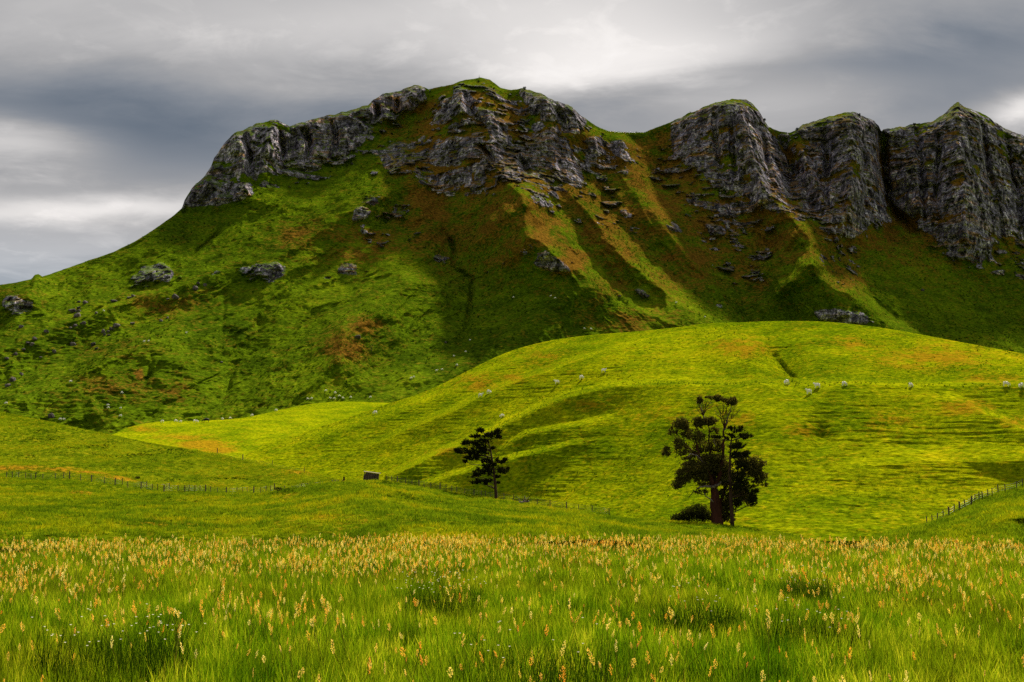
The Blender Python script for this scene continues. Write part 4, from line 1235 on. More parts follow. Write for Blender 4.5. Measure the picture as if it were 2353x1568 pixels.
pale_limbs = [
    ([Z(735, 1045, -0.3), Z(680, 1035, -0.7), Z(600, 1037, -0.8), Z(560, 1050, -1.0)], 0.22, 0.08, 6),
    ([Z(735, 1035, -0.4), Z(785, 1000, -0.9), Z(820, 972, -1.0), Z(870, 985, -1.1)], 0.20, 0.07, 6),
    ([Z(655, 850, -0.6), Z(600, 770, -0.8), Z(570, 740, -0.9), Z(500, 715, -1.0), Z(470, 760, -1.0)], 0.15, 0.04, 5),
    ([Z(715, 1180, -0.6), Z(660, 1140, -0.9), Z(620, 1100, -1.0)], 0.13, 0.04, 5),
    ([Z(755, 640, -0.5), Z(735, 610, -0.6), Z(740, 560, -0.6)], 0.10, 0.05, 5),
    ([Z(845, 480, 0.0), Z(870, 400, 0.0), Z(900, 320, 0.1), Z(930, 240, 0.2)], 0.15, 0.035, 6),
    ([Z(700, 450, 0.4), Z(660, 380, 0.3), Z(645, 330, 0.2), Z(620, 220, 0.2)], 0.13, 0.03, 6),
]
gq = np.random.default_rng(77)
for (bx_, by_, tips) in [(845, 470, [(790, 200), (765, 230), (820, 180), (850, 190), (880, 215), (905, 200), (940, 215), (965, 225), (985, 260), (1000, 290), (760, 290)]),
                         (640, 345, [(565, 270), (585, 215), (610, 190), (640, 190), (680, 170), (710, 165), (730, 190), (735, 240)])]:
    for (tx, ty) in tips:
        mx_, my_ = bx_ + (tx - bx_) * 0.45 + gq.uniform(-12, 12), by_ + (ty - by_) * 0.5
        gum_limbs.append(([Z(bx_, by_, 0), Z(mx_, my_, gq.uniform(-0.6, 0.6)), Z(tx, ty, gq.uniform(-1, 1))], 0.07, 0.018, 4))
        for _ in range(2):
            gum_limbs.append(([Z(mx_, my_, 0), Z((mx_ + tx) / 2 + gq.uniform(-25, 25), (my_ + ty) / 2, 0), Z(tx + gq.uniform(-30, 30), ty + gq.uniform(-10, 40), gq.uniform(-.8, .8))], 0.035, 0.012, 3))


def lobe(X, Y, rx, ry, dep, dens):
    a = z2(X, Y)
    return (a[0], a[1], rx * 0.2345, ry * 0.2345, dep, dens)


gum_lobes = [lobe(*a) for a in [
    (608, 195, 34, 32, 0, 1.6), (795, 175, 46, 30, 0, 1.7), (925, 205, 54, 36, 0, 1.7), (700, 168, 40, 14, 0, 0.5), (860, 195, 40, 18, 0, 0.8),
    (430, 425, 72, 50, 0.5, 1.3), (340, 500, 50, 45, 0.5, 0.5), (600, 405, 60, 46, 0, 1.5), (710, 398, 66, 40, 0, 1.5), (480, 500, 60, 50, 0.5, 0.7),
    (560, 540, 110, 60, 0, 0.45), (270, 692, 44, 50, -0.5, 1.0), (420, 640, 80, 90, 0.5, 0.55), (640, 640, 80, 70, 0.8, 0.5), (540, 690, 80, 60, 1.0, 0.4), (740, 500, 50, 60, 0.5, 0.4),
    (720, 770, 130, 60, 0.2, 1.0), (560, 850, 140, 55, -0.5, 1.0), (430, 940, 76, 80, -0.8, 1.1), (385, 1020, 55, 42, -0.6, 0.9), (600, 920, 110, 60, 0, 1.0), (800, 850, 110, 70, 0.5, 1.1),
    (1165, 815, 80, 65, 0.8, 1.0), (1180, 930, 74, 62, 0.8, 1.1), (1090, 880, 70, 60, 0.5, 1.0), (1235, 1010, 40, 28, 0.8, 0.5), (1140, 1010, 60, 26, 0.8, 0.5),
    (850, 1100, 60, 60, 0.8, 0.7), (620, 1090, 70, 40, 0, 0.35), (700, 900, 90, 70, 1.0, 0.9), (830, 1270, 70, 120, 1.2, 0.8), (900, 1330, 45, 60, 1.2, 0.7), (1040, 780, 70, 60, 1.0, 0.8), (500, 780, 70, 40, 0.6, 0.6), (760, 640, 80, 70, 0.8, 0.7), (860, 960, 110, 70, 1.0, 0.9), (980, 1080, 100, 80, 1.2, 0.9), (1060, 1150, 80, 60, 1.2, 0.8), (900, 1200, 70, 70, 1.2, 0.7), (680, 1000, 100, 40, 0.8, 0.6)]]
make_tree('gum_tree', 'tall broad gum tree with bare pale limbs and dark leaf clumps above its red trunk', gp_, tf, gum_limbs, gum_lobes, 'bark_red', 'gum_leaf', 0.34, 11, pale=pale_limbs, depth=0.9)

# low bush against the gum's trunk
bp = at_on(NEAR, z2(560, 1390)[0], z2(560, 1390)[1] + 1)
bf = tree_frame(z2(560, 1388), bp[1])
make_tree('bush', 'low dark bush sprawling at the foot of the gum tree', bp, bf,
          [([Z(560, 1395), Z(560, 1320), Z(570, 1260)], 0.10, 0.03, 5), ([Z(540, 1395), Z(470, 1340), Z(400, 1320)], 0.08, 0.03, 5), ([Z(580, 1395), Z(630, 1340), Z(650, 1310)], 0.08, 0.03, 5)],
          [lobe(560, 1275, 115, 66, 0, 1.3), (*z2(400, 1330), 90 * .2345, 30 * .2345, 0, 1.5), lobe(470, 1310, 80, 55, 0, 1.3), lobe(640, 1330, 70, 52, 0, 1.0), lobe(330, 1345, 40, 16, 0, 1.2)],
          'bark', 'gum_leaf', 0.26, 12, cat='bush', depth=0.8)

# dark pine standing before the gum
pb = z2(903, 1432)
pp = at_on(NEAR, pb[0], 1212)
pf = tree_frame(pb, pp[1])


def pine(name, label, base_pt, tf, trunk, pads, seed, needle=0.42, leaf='needle'):
    """pine: bare stem, whorls of flat foliage pads made of upturned needle bunches"""
    g = np.random.default_rng(seed)
    root = link(name, None, None, base_pt)
    tag(root, label, 'tree')
    V, Fc = [], []
    q = [tf(*p[:2], 0.0) for p in trunk]
    rad_ctrl = [p[2] for p in trunk]
    path, rad = [], []
    for i in range(len(q) - 1):
        for t in np.linspace(0, 1, 5)[:-1]:
            path.append(q[i] * (1 - t) + q[i + 1] * t + g.normal(0, 0.015, 3)); rad.append(rad_ctrl[i] * (1 - t) + rad_ctrl[i + 1] * t)
    path.append(q[-1]); rad.append(rad_ctrl[-1])
    tube(V, Fc, path, rad, 9)
    link('trunk', new_mesh(name + '_trunk', np.array(V), Fc, M['bark']), root)
    VL, FL, VB, FB = [], [], [], []
    zs = np.array([p[2] for p in path])
    for (px, py, rx, ry, dep, dens) in pads:
        c = tf(px, py, dep)
        k = tf(1, 0)[0] - tf(0, 0)[0]
        RX, RZ = rx * k, ry * k
        zi = c[2] - RZ * 0.6 - 0.2 * abs(c[0])
        j = int(np.argmin(abs(zs - zi)))
        tube(VB, FB, wander(path[j], c, 4, 0.08, g), np.linspace(0.09, 0.03, 5), 5)
        RZ *= 1.35
        n = int(dens * 5.0 * rx * ry / 9) + 24
        d = g.normal(0, 1, (n, 3)); d /= np.linalg.norm(d, axis=1, keepdims=True)
        pc = c + d * (g.uniform(0.15, 1, (n, 1)) ** 0.6) * np.array([RX, RX * 0.75, RZ])
        pc += 0.16 * RX * np.stack([vnoise(pc[:, 0] * 1.3, pc[:, 2] * 1.3, pc[:, 1] * 1.3, seed + q_) for q_ in (1, 2, 3)], -1) * np.array([1, 1, 1.6])
        kp_ = vnoise(pc[:, 0] * 1.9, pc[:, 2] * 2.4, pc[:, 1] * 1.9, seed + 9) > -0.32
        pc = pc[kp_]; n = len(pc)
        for i in range(0, n, 14):
            tube(VB, FB, [c, (c + pc[i]) / 2 + np.array([0, 0, -0.05]), pc[i]], [0.03, 0.02, 0.01], 3, False)
        # bunches: leaning outwards and up
        for p in pc:
            out = p - path[j]; out[2] = 0; out /= np.linalg.norm(out) + 1e-6
            ax = out * 0.75 + np.array([0, 0, 0.8]) + g.normal(0, 0.25, 3); ax /= np.linalg.norm(ax)
            m = 9
            dd = ax + g.normal(0, 0.42, (m, 3)); dd /= np.linalg.norm(dd, axis=1, keepdims=True)
            s = np.cross(dd, g.normal(0, 1, (m, 3))); s /= np.linalg.norm(s, axis=1, keepdims=True) + 1e-9
            L = needle * g.uniform(0.7, 1.2, (m, 1)); w = 0.06
            b = len(VL) * 3
            VL_ = np.stack([p - s * w - dd * 0.05, p + s * w - dd * 0.05, p + dd * L], 1)
            for tri in VL_:
                VL.append(tri)
    VL = np.array(VL).reshape(-1, 3)
    link('branch', new_mesh(name + '_branch', np.array(VB), FB, M['bark']), root)
    link('crown', new_mesh(name + '_crown', VL, np.arange(len(VL)).reshape(-1, 3), M[leaf], False), root)
    return root


pine('pine_tree', 'dark ragged pine with straight grey stem standing in front of the gum tree', pp, pf,
     [(*z2(903, 1445), 0.30), (*z2(897, 1150), 0.26), (*z2(890, 900), 0.20), (*z2(905, 640), 0.10), (*z2(945, 480), 0.04)],
     [(*z2(*a[:2]), a[2] * .2345, a[3] * .2345, a[4], a[5]) for a in [
         (960, 495, 80, 26, 0, 1.6), (1030, 560, 90, 20, 0, 1.6), (775, 575, 70, 9, 0, 1.4), (900, 560, 60, 20, 0, 1.2), (960, 650, 90, 30, 0, 1.5), (1050, 730, 60, 22, 0, 1.4), (960, 745, 80, 30, 0, 1.3),
         (1000, 840, 90, 34, -0.4, 1.4), (960, 930, 80, 36, -0.4, 1.3), (1010, 990, 80, 36, 0, 1.4), (960, 1060, 80, 34, -0.5, 1.2), (1080, 1075, 66, 34, 0, 1.4), (1100, 1150, 56, 40, 0, 1.5), (1110, 1205, 40, 24, 0, 1.2), (950, 1200, 50, 26, -0.6, 1.0), (850, 1010, 50, 20, -0.5, 0.8), (1140, 1110, 26, 30, 0, 1.0)]], 21)


def z3(X, Y):                                               # enlargement of the lone pine -> measured sheet
    return 1003 + X * 0.1364, 962.8 + Y * 0.1364


lb = z3(1005, 1345)
lp = at_on(NEAR, lb[0], lb[1] + 2)
lf = tree_frame(lb, lp[1])
pine('pine_tree', 'lone dark pine with two tiers of wind-swept foliage beside the wire fence', lp, lf,
     [(*z3(1007, 1365), 0.27), (*z3(990, 1100), 0.22), (*z3(965, 850), 0.17), (*z3(930, 650), 0.14), (*z3(905, 520), 0.12), (*z3(880, 380), 0.07), (*z3(850, 240), 0.03)],
     [(*z3(*a[:2]), a[2] * .1364, a[3] * .1364, a[4], a[5]) for a in [
         (740, 215, 90, 30, 0, 2.2), (1000, 230, 95, 34, 0, 2.4), (660, 290, 90, 28, 0, 2.2), (880, 275, 120, 34, 0, 2.2), (1040, 310, 65, 32, 0, 2.2),
         (600, 410, 170, 34, 0, 2.2), (480, 430, 60, 26, 0, 2.0), (820, 385, 110, 22, 0, 2.0), (740, 460, 150, 40, 0, 2.2), (420, 545, 100, 42, 0, 2.2), (600, 560, 150, 40, 0, 2.0), (330, 530, 24, 14, 0, 1.4), (780, 560, 100, 36, 0, 1.6), (560, 660, 110, 34, 0, 1.8), (490, 720, 40, 22, 0, 1.6), (700, 640, 60, 30, 0, 1.4), (940, 490, 45, 20, 0, 1.6),
         (820, 710, 110, 28, 0, 2.0), (1060, 710, 105, 36, 0, 2.3), (1140, 690, 40, 26, 0, 1.8), (900, 800, 150, 42, 0, 2.2), (760, 880, 130, 40, 0, 2.2), (650, 950, 110, 30, 0, 2.2), (560, 965, 36, 18, 0, 1.6), (1090, 860, 110, 40, 0, 2.2), (1200, 830, 36, 14, 0, 1.6), (880, 900, 110, 36, 0, 1.6),
         (1020, 970, 50, 22, 0, 1.6), (700, 1060, 130, 26, 0, 2.2), (880, 1040, 90, 26, 0, 1.8), (840, 1090, 36, 18, 0, 1.6), (1035, 1055, 40, 22, 0, 1.8)]], 22, 0.38)

# cabbage tree on the mountain slope
cb = at_on(MTN, 853, 812, 0.3)
root = link('cabbage_tree', None, None, cb)
tag(root, 'small cabbage tree with two leafy heads alone on the mountain slope', 'tree')
V, Fc = [], []
g = np.random.default_rng(5)
tube(V, Fc, [(0, 0, 0), (0.1, 0, 1.6), (0, 0, 2.9)], [0.26, 0.2, 0.18], 7)
tube(V, Fc, [(0, 0, 2.8), (-0.7, 0, 4.2)], [0.16, 0.12], 6); tube(V, Fc, [(0, 0, 2.8), (0.6, 0.2, 4.4)], [0.16, 0.12], 6)
link('trunk', new_mesh('cabbage_trunk', np.array(V), Fc, M['bark']), root)
VL = []
for hx, hy, hz in ((-0.7, 0, 4.3), (0.6, 0.2, 4.5)):
    for _ in range(90):
        d = g.normal(0, 1, 3); d[2] = d[2] * 0.7 + 0.3; d /= np.linalg.norm(d)
        s = np.cross(d, g.normal(0, 1, 3)); s /= np.linalg.norm(s)
        c = np.array([hx, hy, hz])
        VL += [c - s * 0.06, c + s * 0.06, c + d * g.uniform(0.7, 1.05)]
link('crown', new_mesh('cabbage_crown', np.array(VL), np.arange(len(VL)).reshape(-1, 3), M['palm'], False), root)

# ------------------------------------------------------------------ sheep and the black cow
sv = [(0, 0, .66), (-.34, 0, .67), (-.52, 0, .60), (.32, 0, .64), (.50, 0, .52), (.62, 0, .34), (.70, 0, .16)]
sr = [.25, .24, .12, .22, .13, .09, .055]
se = [(0, 1), (1, 2), (0, 3), (3, 4), (4, 5), (5, 6)]
for side in (-1, 1):
    i = len(sv)
    sv += [(-.36, side * .13, .42), (-.41, side * .14, .24), (-.38, side * .14, .0), (.30, side * .12, .38), (.32, side * .12, .20), (.31, side * .12, .0)]
    sr += [.085, .045, .035, .075, .042, .035]
    se += [(1, i), (i, i + 1), (i + 1, i + 2), (3, i + 3), (i + 3, i + 4), (i + 4, i + 5)]
    sv.append((.57, side * .12, .42)); sr.append(.025); se.append((5, len(sv) - 1))
sheep_grazing = skin_mesh('sheep_grazing', sv, se, sr, M['wool'])
sv2 = list(sv); sv2[4], sv2[5], sv2[6] = (.50, 0, .78), (.60, 0, .92), (.74, 0, .88)
for j in range(7, len(sv2)):
    if abs(sv2[j][2] - .42) < 1e-6 and sv2[j][0] > .5:
        sv2[j] = (.57, sv2[j][1], 1.0)
sheep_standing = skin_mesh('sheep_standing', sv2, se, sr, M['wool'])
FLOCKS = [
    (HILL, 'white sheep grazing on the sunny upper flank of the rolling hill', 'sheep on the upper flank of the rolling hill', [(1280, 883), (1336, 872), (1387, 856)]),
    (HILL, 'one of two white sheep close together in the fold of the rolling hill', 'pair of sheep in the hill fold', [(1123, 905), (1104, 913)]),
    (HILL, 'lone white sheep on the slope below the two sheep in the fold', None, [(1154, 960)]),
    (HILL, 'white sheep at the foot of the dark gully on the rolling hill', None, [(1808, 884)]), (HILL, 'white sheep grazing a little downhill of the terrace edge', None, [(1859, 906)]),
    (HILL, 'white sheep grazing along the terrace edge of the rolling hill', 'sheep along the hill terrace', [(1878, 892), (1940, 887), (2093, 890), (2312, 888), (2347, 892)]),
    (LOWHILL, 'white sheep grazing on the crest of the low hill near the black cow', 'sheep on the low hill crest', [(634, 945), (579, 957), (529, 963), (511, 965), (447, 970), (452, 971), (415, 971), (404, 970), (373, 971)]),
    (MTN, 'white sheep grazing at the green foot of the mountain beyond the low hill', 'sheep at the mountain foot', [(707, 919), (716, 918), (749, 900), (770, 905), (780, 912), (768, 918), (788, 917), (758, 917), (806, 915), (851, 915), (945, 871), (951, 868)]),
    (MTN, 'white sheep on the bright green spur of the mountain', 'sheep on the bright mountain spur', [(1003, 854), (1016, 851), (1050, 841), (1070, 810), (1043, 820), (1080, 783), (1180, 685), (1266, 682), (1276, 687), (1343, 757), (1358, 758), (1554, 697), (1620, 730)]),
    (MTN, 'white sheep scattered over the dark lower slope beneath the scattered boulders', 'sheep on the lower left slope', [(277, 958), (277, 940), (248, 933), (249, 939), (138, 966), (147, 966), (280, 905), (162, 879), (331, 787), (341, 786), (428, 767), (238, 716), (14, 929)]),
    (HILL, 'lone white sheep beside the dark furrow on the rolling hill', None, [(862, 952)]),
]
g = np.random.default_rng(9)
for s, lab, grp, spots_ in FLOCKS:
    for (px, py) in spots_:
        me = sheep_grazing if g.uniform() < 0.85 else sheep_standing
        o = link('sheep', me, None, at_on(s, px, py, 0.03), g.choice([0.0, math.pi]) + g.uniform(-0.7, 0.7), g.uniform(1.0, 1.25))
        tag(o, lab, 'sheep', grp)
cvt = [(0, 0, 1.02), (-.62, 0, 1.05), (-.95, 0, 1.0), (.55, 0, 1.0), (.92, 0, .82), (1.15, 0, .52), (1.28, 0, .22)]
crd = [.38, .34, .15, .36, .20, .14, .10]
ce = [(0, 1), (1, 2), (0, 3), (3, 4), (4, 5), (5, 6)]
for side in (-1, 1):
    i = len(cvt)
    cvt += [(-.70, side * .2, .66), (-.82, side * .2, .42), (-.74, side * .2, .0), (.55, side * .2, .60), (.57, side * .2, .34), (.55, side * .2, .0)]
    crd += [.15, .08, .07, .13, .075, .07]
    ce += [(1, i), (i, i + 1), (i + 1, i + 2), (3, i + 3), (i + 3, i + 4), (i + 4, i + 5)]
    cvt.append((1.02, side * .22, .66)); crd.append(.04); ce.append((5, len(cvt) - 1))
i = len(cvt); cvt += [(-1.05, 0, .85), (-1.06, 0, .45)]; crd += [.04, .05]; ce += [(2, i), (i, i + 1)]
o = link('cow', skin_mesh('cow_body', cvt, ce, crd, M['hide']), None, at_on(LOWHILL, 473, 971, 0.02), math.pi + 0.25, 1.3)
tag(o, 'black cow grazing on the crest of the low hill among the sheep', 'cow')

# ------------------------------------------------------------------ boulders
stones = [rock_mesh('boulder_%d' % i, 500 + i, 0.8) for i in range(7)]
BL = [(650, 580, 30), (710, 550, 18), (705, 580, 22), (695, 625, 28), (765, 505, 22), (705, 495, 15), (1020, 492, 26), (1195, 445, 19), (1160, 460, 17), (1570, 455, 30), (1505, 470, 13), (1755, 375, 26), (1840, 345, 18),
      (1780, 330, 16), (1045, 715, 36), (1000, 740, 20), (925, 765, 20), (970, 762, 13), (978, 795, 14), (940, 790, 14), (1190, 690, 18), (1445, 665, 15), (1505, 640, 13), (865, 598, 15), (745, 690, 22), (675, 710, 20),
      (632, 730, 13), (415, 762, 20), (310, 825, 20), (250, 865, 18), (290, 877, 20), (210, 925, 16), (140, 965, 20), (60, 1003, 17), (655, 880, 26), (835, 880, 22), (868, 915, 16), (487, 940, 16), (365, 993, 12), (190, 720, 20),
      (455, 1525, 30), (1990, 1037, 13), (115, 1200, 28), (70, 1250, 24), (190, 1145, 16)]
g = np.random.default_rng(15)
for (X_, Y_, r_) in BL:
    p = at_on(MTN, X_ * .2559, 568 + Y_ * .2559)
    rad = r_ * .2559 * p[1] / F * 1.25
    o = link('boulder', stones[g.integers(0, 7)], None, (p[0], p[1], p[2] + rad * 0.15), g.uniform(0, 6.28), (rad, rad, rad * g.uniform(0.85, 1.15)))
    if 600 < X_ < 780 and Y_ < 640: lab, grp = 'dark boulder in the heap on the pale green slope below the skyline', 'boulders heaped below the left skyline'
    elif 900 < X_ < 1060 and Y_ > 700: lab, grp = 'boulder in the heap of broken reddish rocks above the bright green ridge', 'boulders above the bright ridge'
    elif X_ > 1400 and Y_ < 500: lab, grp = 'boulder on the brown knoll right of the long rock outcrop', 'boulders on the brown knoll'
    elif X_ < 560 and Y_ > 1100: lab, grp = 'dark boulder low down under the bright green ridge', 'boulders under the bright ridge'
    elif X_ < 560: lab, grp = 'small dark boulder in the scattered string along the lower left pasture', 'boulders strung along the left pasture'
    elif Y_ < 500: lab, grp = 'small boulder just below the long rock outcrop', 'boulders below the long outcrop'
    else: lab, grp = 'lone small boulder in the grass between the boulder heaps', 'boulders between the heaps'
    tag(o, lab, 'boulder', grp)
for (px, py, r_, lab) in [(822, 776, 9, 'broad grey boulder half buried on the brown ridge near the cabbage tree'), (1024, 788, 4, 'small dark boulder in the hollow between the two mountain spurs'),
                          (1424, 681, 4, 'pale boulder in the narrow gully under the orange spur'), (2120, 668, 5, 'brown boulder alone on the dark scree slope under the right cliffs')]:
    p = at_on(MTN, px, py); rad = r_ * p[1] / F
    tag(link('boulder', stones[g.integers(0, 7)], None, (p[0], p[1], p[2] + rad * 0.1), g.uniform(0, 6.28), rad), lab, 'boulder')

# ------------------------------------------------------------------ shrubs
shr = []
for i in range(4):
    gg = np.random.default_rng(600 + i)
    pts = clump_points(0, 0, 0.75, 0.75, 0.75, 0.62, 16, 26, gg, 0.42)
    v, f = leaf_quads(pts[pts[:, 2] > 0], 0.26, gg, 0.3, 1.7)
    shr.append(new_mesh('shrub_leaves_%d' % i, v, f, M['shrub'], False))
V, Fc = [], []
for a in range(5):
    tube(V, Fc, [(0, 0, -0.5), (0.2 * math.cos(a * 1.26), 0.2 * math.sin(a * 1.26), 0.4), (0.5 * math.cos(a * 1.26), 0.5 * math.sin(a * 1.26), 0.9)], [0.06, 0.045, 0.02], 5)
stem_me = new_mesh('shrub_stem', np.array(V), Fc, M['bark'])


def shrub(s, px, py, r_, lab, grp, squash=1.0):
    p = at_on(s, px, py); rad = r_ * p[1] / F / 0.9
    root = link('shrub', None, None, p, g.uniform(0, 6.28), (rad, rad, rad * squash))
    tag(root, lab, 'shrub', grp)
    link('foliage', shr[g.integers(0, 4)], root); link('stem', stem_me, root)


SH = [(2190, 600), (2150, 625), (2105, 600), (2110, 660), (2250, 655), (2260, 700), (2290, 700), (2330, 720), (2185, 680), (2230, 900), (2180, 930), (2200, 1030), (2190, 1080), (2150, 1085), (2080, 1050), (2060, 970), (2050, 1000),
      (2150, 970), (2020, 880), (1995, 855), (1950, 880), (1840, 855), (1860, 830), (1920, 960), (2130, 950), (2280, 910), (2320, 820), (2340, 850), (2315, 1115), (2320, 1160), (1830, 1285), (2110, 1320), (2000, 640), (2080, 550),
      (1990, 560), (1880, 640), (1820, 700), (2250, 540), (2300, 560), (2340, 600), (2300, 640), (2335, 660), (2270, 760), (2310, 780)]
for (X_, Y_) in SH:
    shrub(MTN, 1550.5 + X_ * .3411, 134 + Y_ * .3411, g.uniform(3.0, 5.5), *(('dark round shrub on the brown shoulder right of the pointed peak', 'shrubs on the shoulder by the pointed peak') if Y_ < 860 and X_ > 2050
          else ('small dark shrub in the cracks under the pointed peak', 'shrubs under the pointed peak') if Y_ < 900 else ('dark round shrub on the banded lower cliff above the scree', 'shrubs on the banded lower cliff')))
for (px, py) in [(1008, 300), (1052, 296), (1110, 290), (1040, 330), (960, 300), (1115, 296), (1190, 350), (1290, 345), (1240, 392), (1092, 330), (1170, 250), (1100, 190), (1135, 205), (900, 310), (1010, 330), (1310, 300)]:
    shrub(MTN, px, py, g.uniform(2.2, 3.6), 'small dark shrub clinging to the crags below the summit', 'shrubs below the summit')
for (px, py, lab) in [(1975, 266, 'dark shrub on the skyline just right of the middle cliff top'), (1832, 299, 'dark shrub leaning on the skyline at the foot of the middle cliff'), (2102, 288, 'tiny dark shrub on the green skyline right of the deep cleft'),
                      (1756, 277, 'dark shrub on the skyline below the dome-shaped cliff'), (1205, 205, 'dark shrub on the skyline just right of the summit')]:
    shrub(MTN, px, py + 1, 4.0, lab, None)
for (px, py, r_, lab) in [(640, 1136, 11, 'added black scrub standing in for the shaded overhang of the peat bank below the fence near the wooden loading pen'), (876, 1116, 5, 'small black scrub in the grass just below the wooden loading pen'), (316, 1101, 6, 'dark rush clump under the fence by the orange grass')]:  # the first is scrub added for the shade under a peat bank overhang
    shrub(NEAR, px, py, r_, lab, None, 0.6)

# ------------------------------------------------------------------ fences
def post_mesh(name, h, w, mat, lean=0.0):
    V, Fc = [], []
    tube(V, Fc, [(0, 0, -0.25), (lean * 0.5, 0, h * 0.5), (lean, 0, h)], [w, w * 0.97, w * 0.93], 6)
    return new_mesh(name, np.array(V), Fc, mat, False)


POSTS = {'big': [post_mesh('strainer_post_%d' % i, 1.25, 0.10, M['wood'], l) for i, l in enumerate((0, 0.05, -0.04))],
         'mid': [post_mesh('line_post_%d' % i, 1.10, 0.060, M['wood'], l) for i, l in enumerate((0, 0.08, -0.06))],
         'pale': [post_mesh('pale_post_%d' % i, 1.15, 0.065, M['wood_pale'], l) for i, l in enumerate((0, 0.04))]}


def fence(label, s, posts, wires=4, extra=None, h=1.0):
    base = at_on(s, posts[0][0], posts[0][1])
    root = link('wire_fence', None, None, base)
    tag(root, label, 'fence')
    pts = []
    for (px, py, kd) in posts:
        p = np.array(at_on(s, px, py))
        pts.append(p)
        m = POSTS[kd][g.integers(0, len(POSTS[kd]))]
        o = link('post', m, root, tuple(p - np.array(base)), g.uniform(0, 6.28), (1, 1, h * g.uniform(0.92, 1.08)))
    pts.sort(key=lambda p: p[0])
    for w in range(wires):
        V, Fc = [], []
        path = []
        for a, b in zip(pts[:-1], pts[1:]):
            for t in (0, 0.5):
                q = a * (1 - t) + b * t
                path.append(q - np.array(base) + np.array([0, 0, 0.25 + 0.24 * w - 0.02 * (t > 0)]))
        path.append(pts[-1] - np.array(base) + np.array([0, 0, 0.25 + 0.24 * w]))
        tube(V, Fc, path, [0.008] * len(path), 3)
        link('wire', new_mesh('fence_wire_%d' % w, np.array(V), Fc, M['wire']), root)
    return root


B, m_, pl_ = 'big', 'mid', 'pale'
fence('long post and wire fence under the near hillside, left of the wooden pen', NEAR,
      [(14, 1108, m_), (28, 1108, m_), (42, 1107, m_), (58, 1108, m_), (71, 1108, m_), (81, 1109, B), (98, 1110, m_), (127, 1110, m_), (145, 1110, m_), (159, 1110, B), (185, 1112, m_), (210, 1114, B), (240, 1115, m_), (264, 1116, B), (281, 1116, m_), (294, 1119, m_),
       (324, 1122, B), (337, 1120, m_), (350, 1123, m_), (362, 1124, m_), (377, 1126, B), (389, 1124, m_), (409, 1126, m_), (425, 1127, B), (434, 1127, m_), (448, 1127, m_), (460, 1127, m_), (472, 1127, B), (484, 1128, m_), (500, 1130, m_), (520, 1132, B), (545, 1131, m_), (558, 1130, m_), (568, 1129, m_), (583, 1131, B), (599, 1130, m_),
       (611, 1127, m_), (621, 1126, m_), (631, 1123, B), (654, 1123, m_), (671, 1122, m_), (692, 1118, m_), (708, 1115, m_), (726, 1113, pl_), (735, 1111, pl_), (743, 1109, m_), (763, 1108, pl_), (770, 1108, pl_), (778, 1107, m_)])
fence('wire fence running downhill past the lone pine, right of the wooden pen', NEAR,
      [(889, 1108, m_), (900, 1109, m_), (913, 1112, B), (932, 1114, m_), (947, 1117, m_), (963, 1119, B), (975, 1121, m_), (990, 1123, m_), (1011, 1125, B), (1025, 1128, m_), (1038, 1131, m_), (1050, 1133, m_), (1068, 1136, m_), (1089, 1139, B), (1106, 1142, m_), (1116, 1143, m_), (1127, 1145, m_),
       (1158, 1150, m_), (1180, 1153, m_), (1205, 1157, m_), (1235, 1161, m_), (1264, 1165, m_), (1302, 1170, B), (1330, 1174, m_), (1361, 1178, m_), (1400, 1184, m_)])
fence('few widely spaced posts along the crest of the near hillside', NEAR, [(499, 1046, B), (558, 1059, B), (625, 1072, m_), (699, 1086, m_)], 2)
fence('wire fence climbing the small green mound beyond the meadow', MOUND,
      [(2130, 1208, m_), (2143, 1204, m_), (2154, 1198, m_), (2168, 1190, m_), (2181, 1184, B), (2192, 1178, m_), (2205, 1171, B), (2218, 1163, m_), (2232, 1155, B), (2240, 1150, m_), (2250, 1146, m_), (2258, 1143, m_), (2270, 1139, m_), (2280, 1136, m_), (2294, 1131, m_), (2310, 1126, m_), (2335, 1118, m_), (2350, 1113, m_)], 3, h=0.85)
fence('thin fence along the grassy saddle on the mountain skyline', MTN, [(px, float(curve(SKY, px)) + 1.5, m_) for px in range(1345, 1530, 10)], 3, h=1.15)
fence('thin rail fence on the skyline around the summit', MTN, [(px, float(curve(SKY, px)) + 1.5, m_) for px in (990, 1002, 1014, 1026, 1038, 1118, 1128, 1160, 1172, 1184, 1196)], 2, h=1.15)
tp_ = at_on(MTN, 1101, 180)
root = link('trig_beacon', None, None, tp_)
tag(root, 'small pole beacon standing on the highest point of the summit', 'beacon')
V, Fc = [], []; tube(V, Fc, [(0, 0, -0.3), (0, 0, 2.9)], [0.09, 0.08], 8); link('pole', new_mesh('beacon_pole', np.array(V), Fc, M['wood']), root)
for k_ in range(3):
    V, Fc = [], []; a_ = k_ * 2.094
    tube(V, Fc, [(0.8 * math.cos(a_), 0.8 * math.sin(a_), -0.2), (0, 0, 1.7)], [0.06, 0.05], 6)
    link('brace', new_mesh('beacon_brace', np.array(V), Fc, M['wood']), root)


# ------------------------------------------------------------------ wooden loading pen, leaning
def box(V, Fc, c, s):
    b = len(V)
    for i in range(8):
        V.append(np.array(c) + np.array([(i & 1) - .5, ((i >> 1) & 1) - .5, ((i >> 2) & 1) - .5]) * np.array(s))
    for f in ((0, 2, 3, 1), (4, 5, 7, 6), (0, 1, 5, 4), (2, 6, 7, 3), (0, 4, 6, 2), (1, 3, 7, 5)):
        Fc.append(tuple(b + k for k in f))


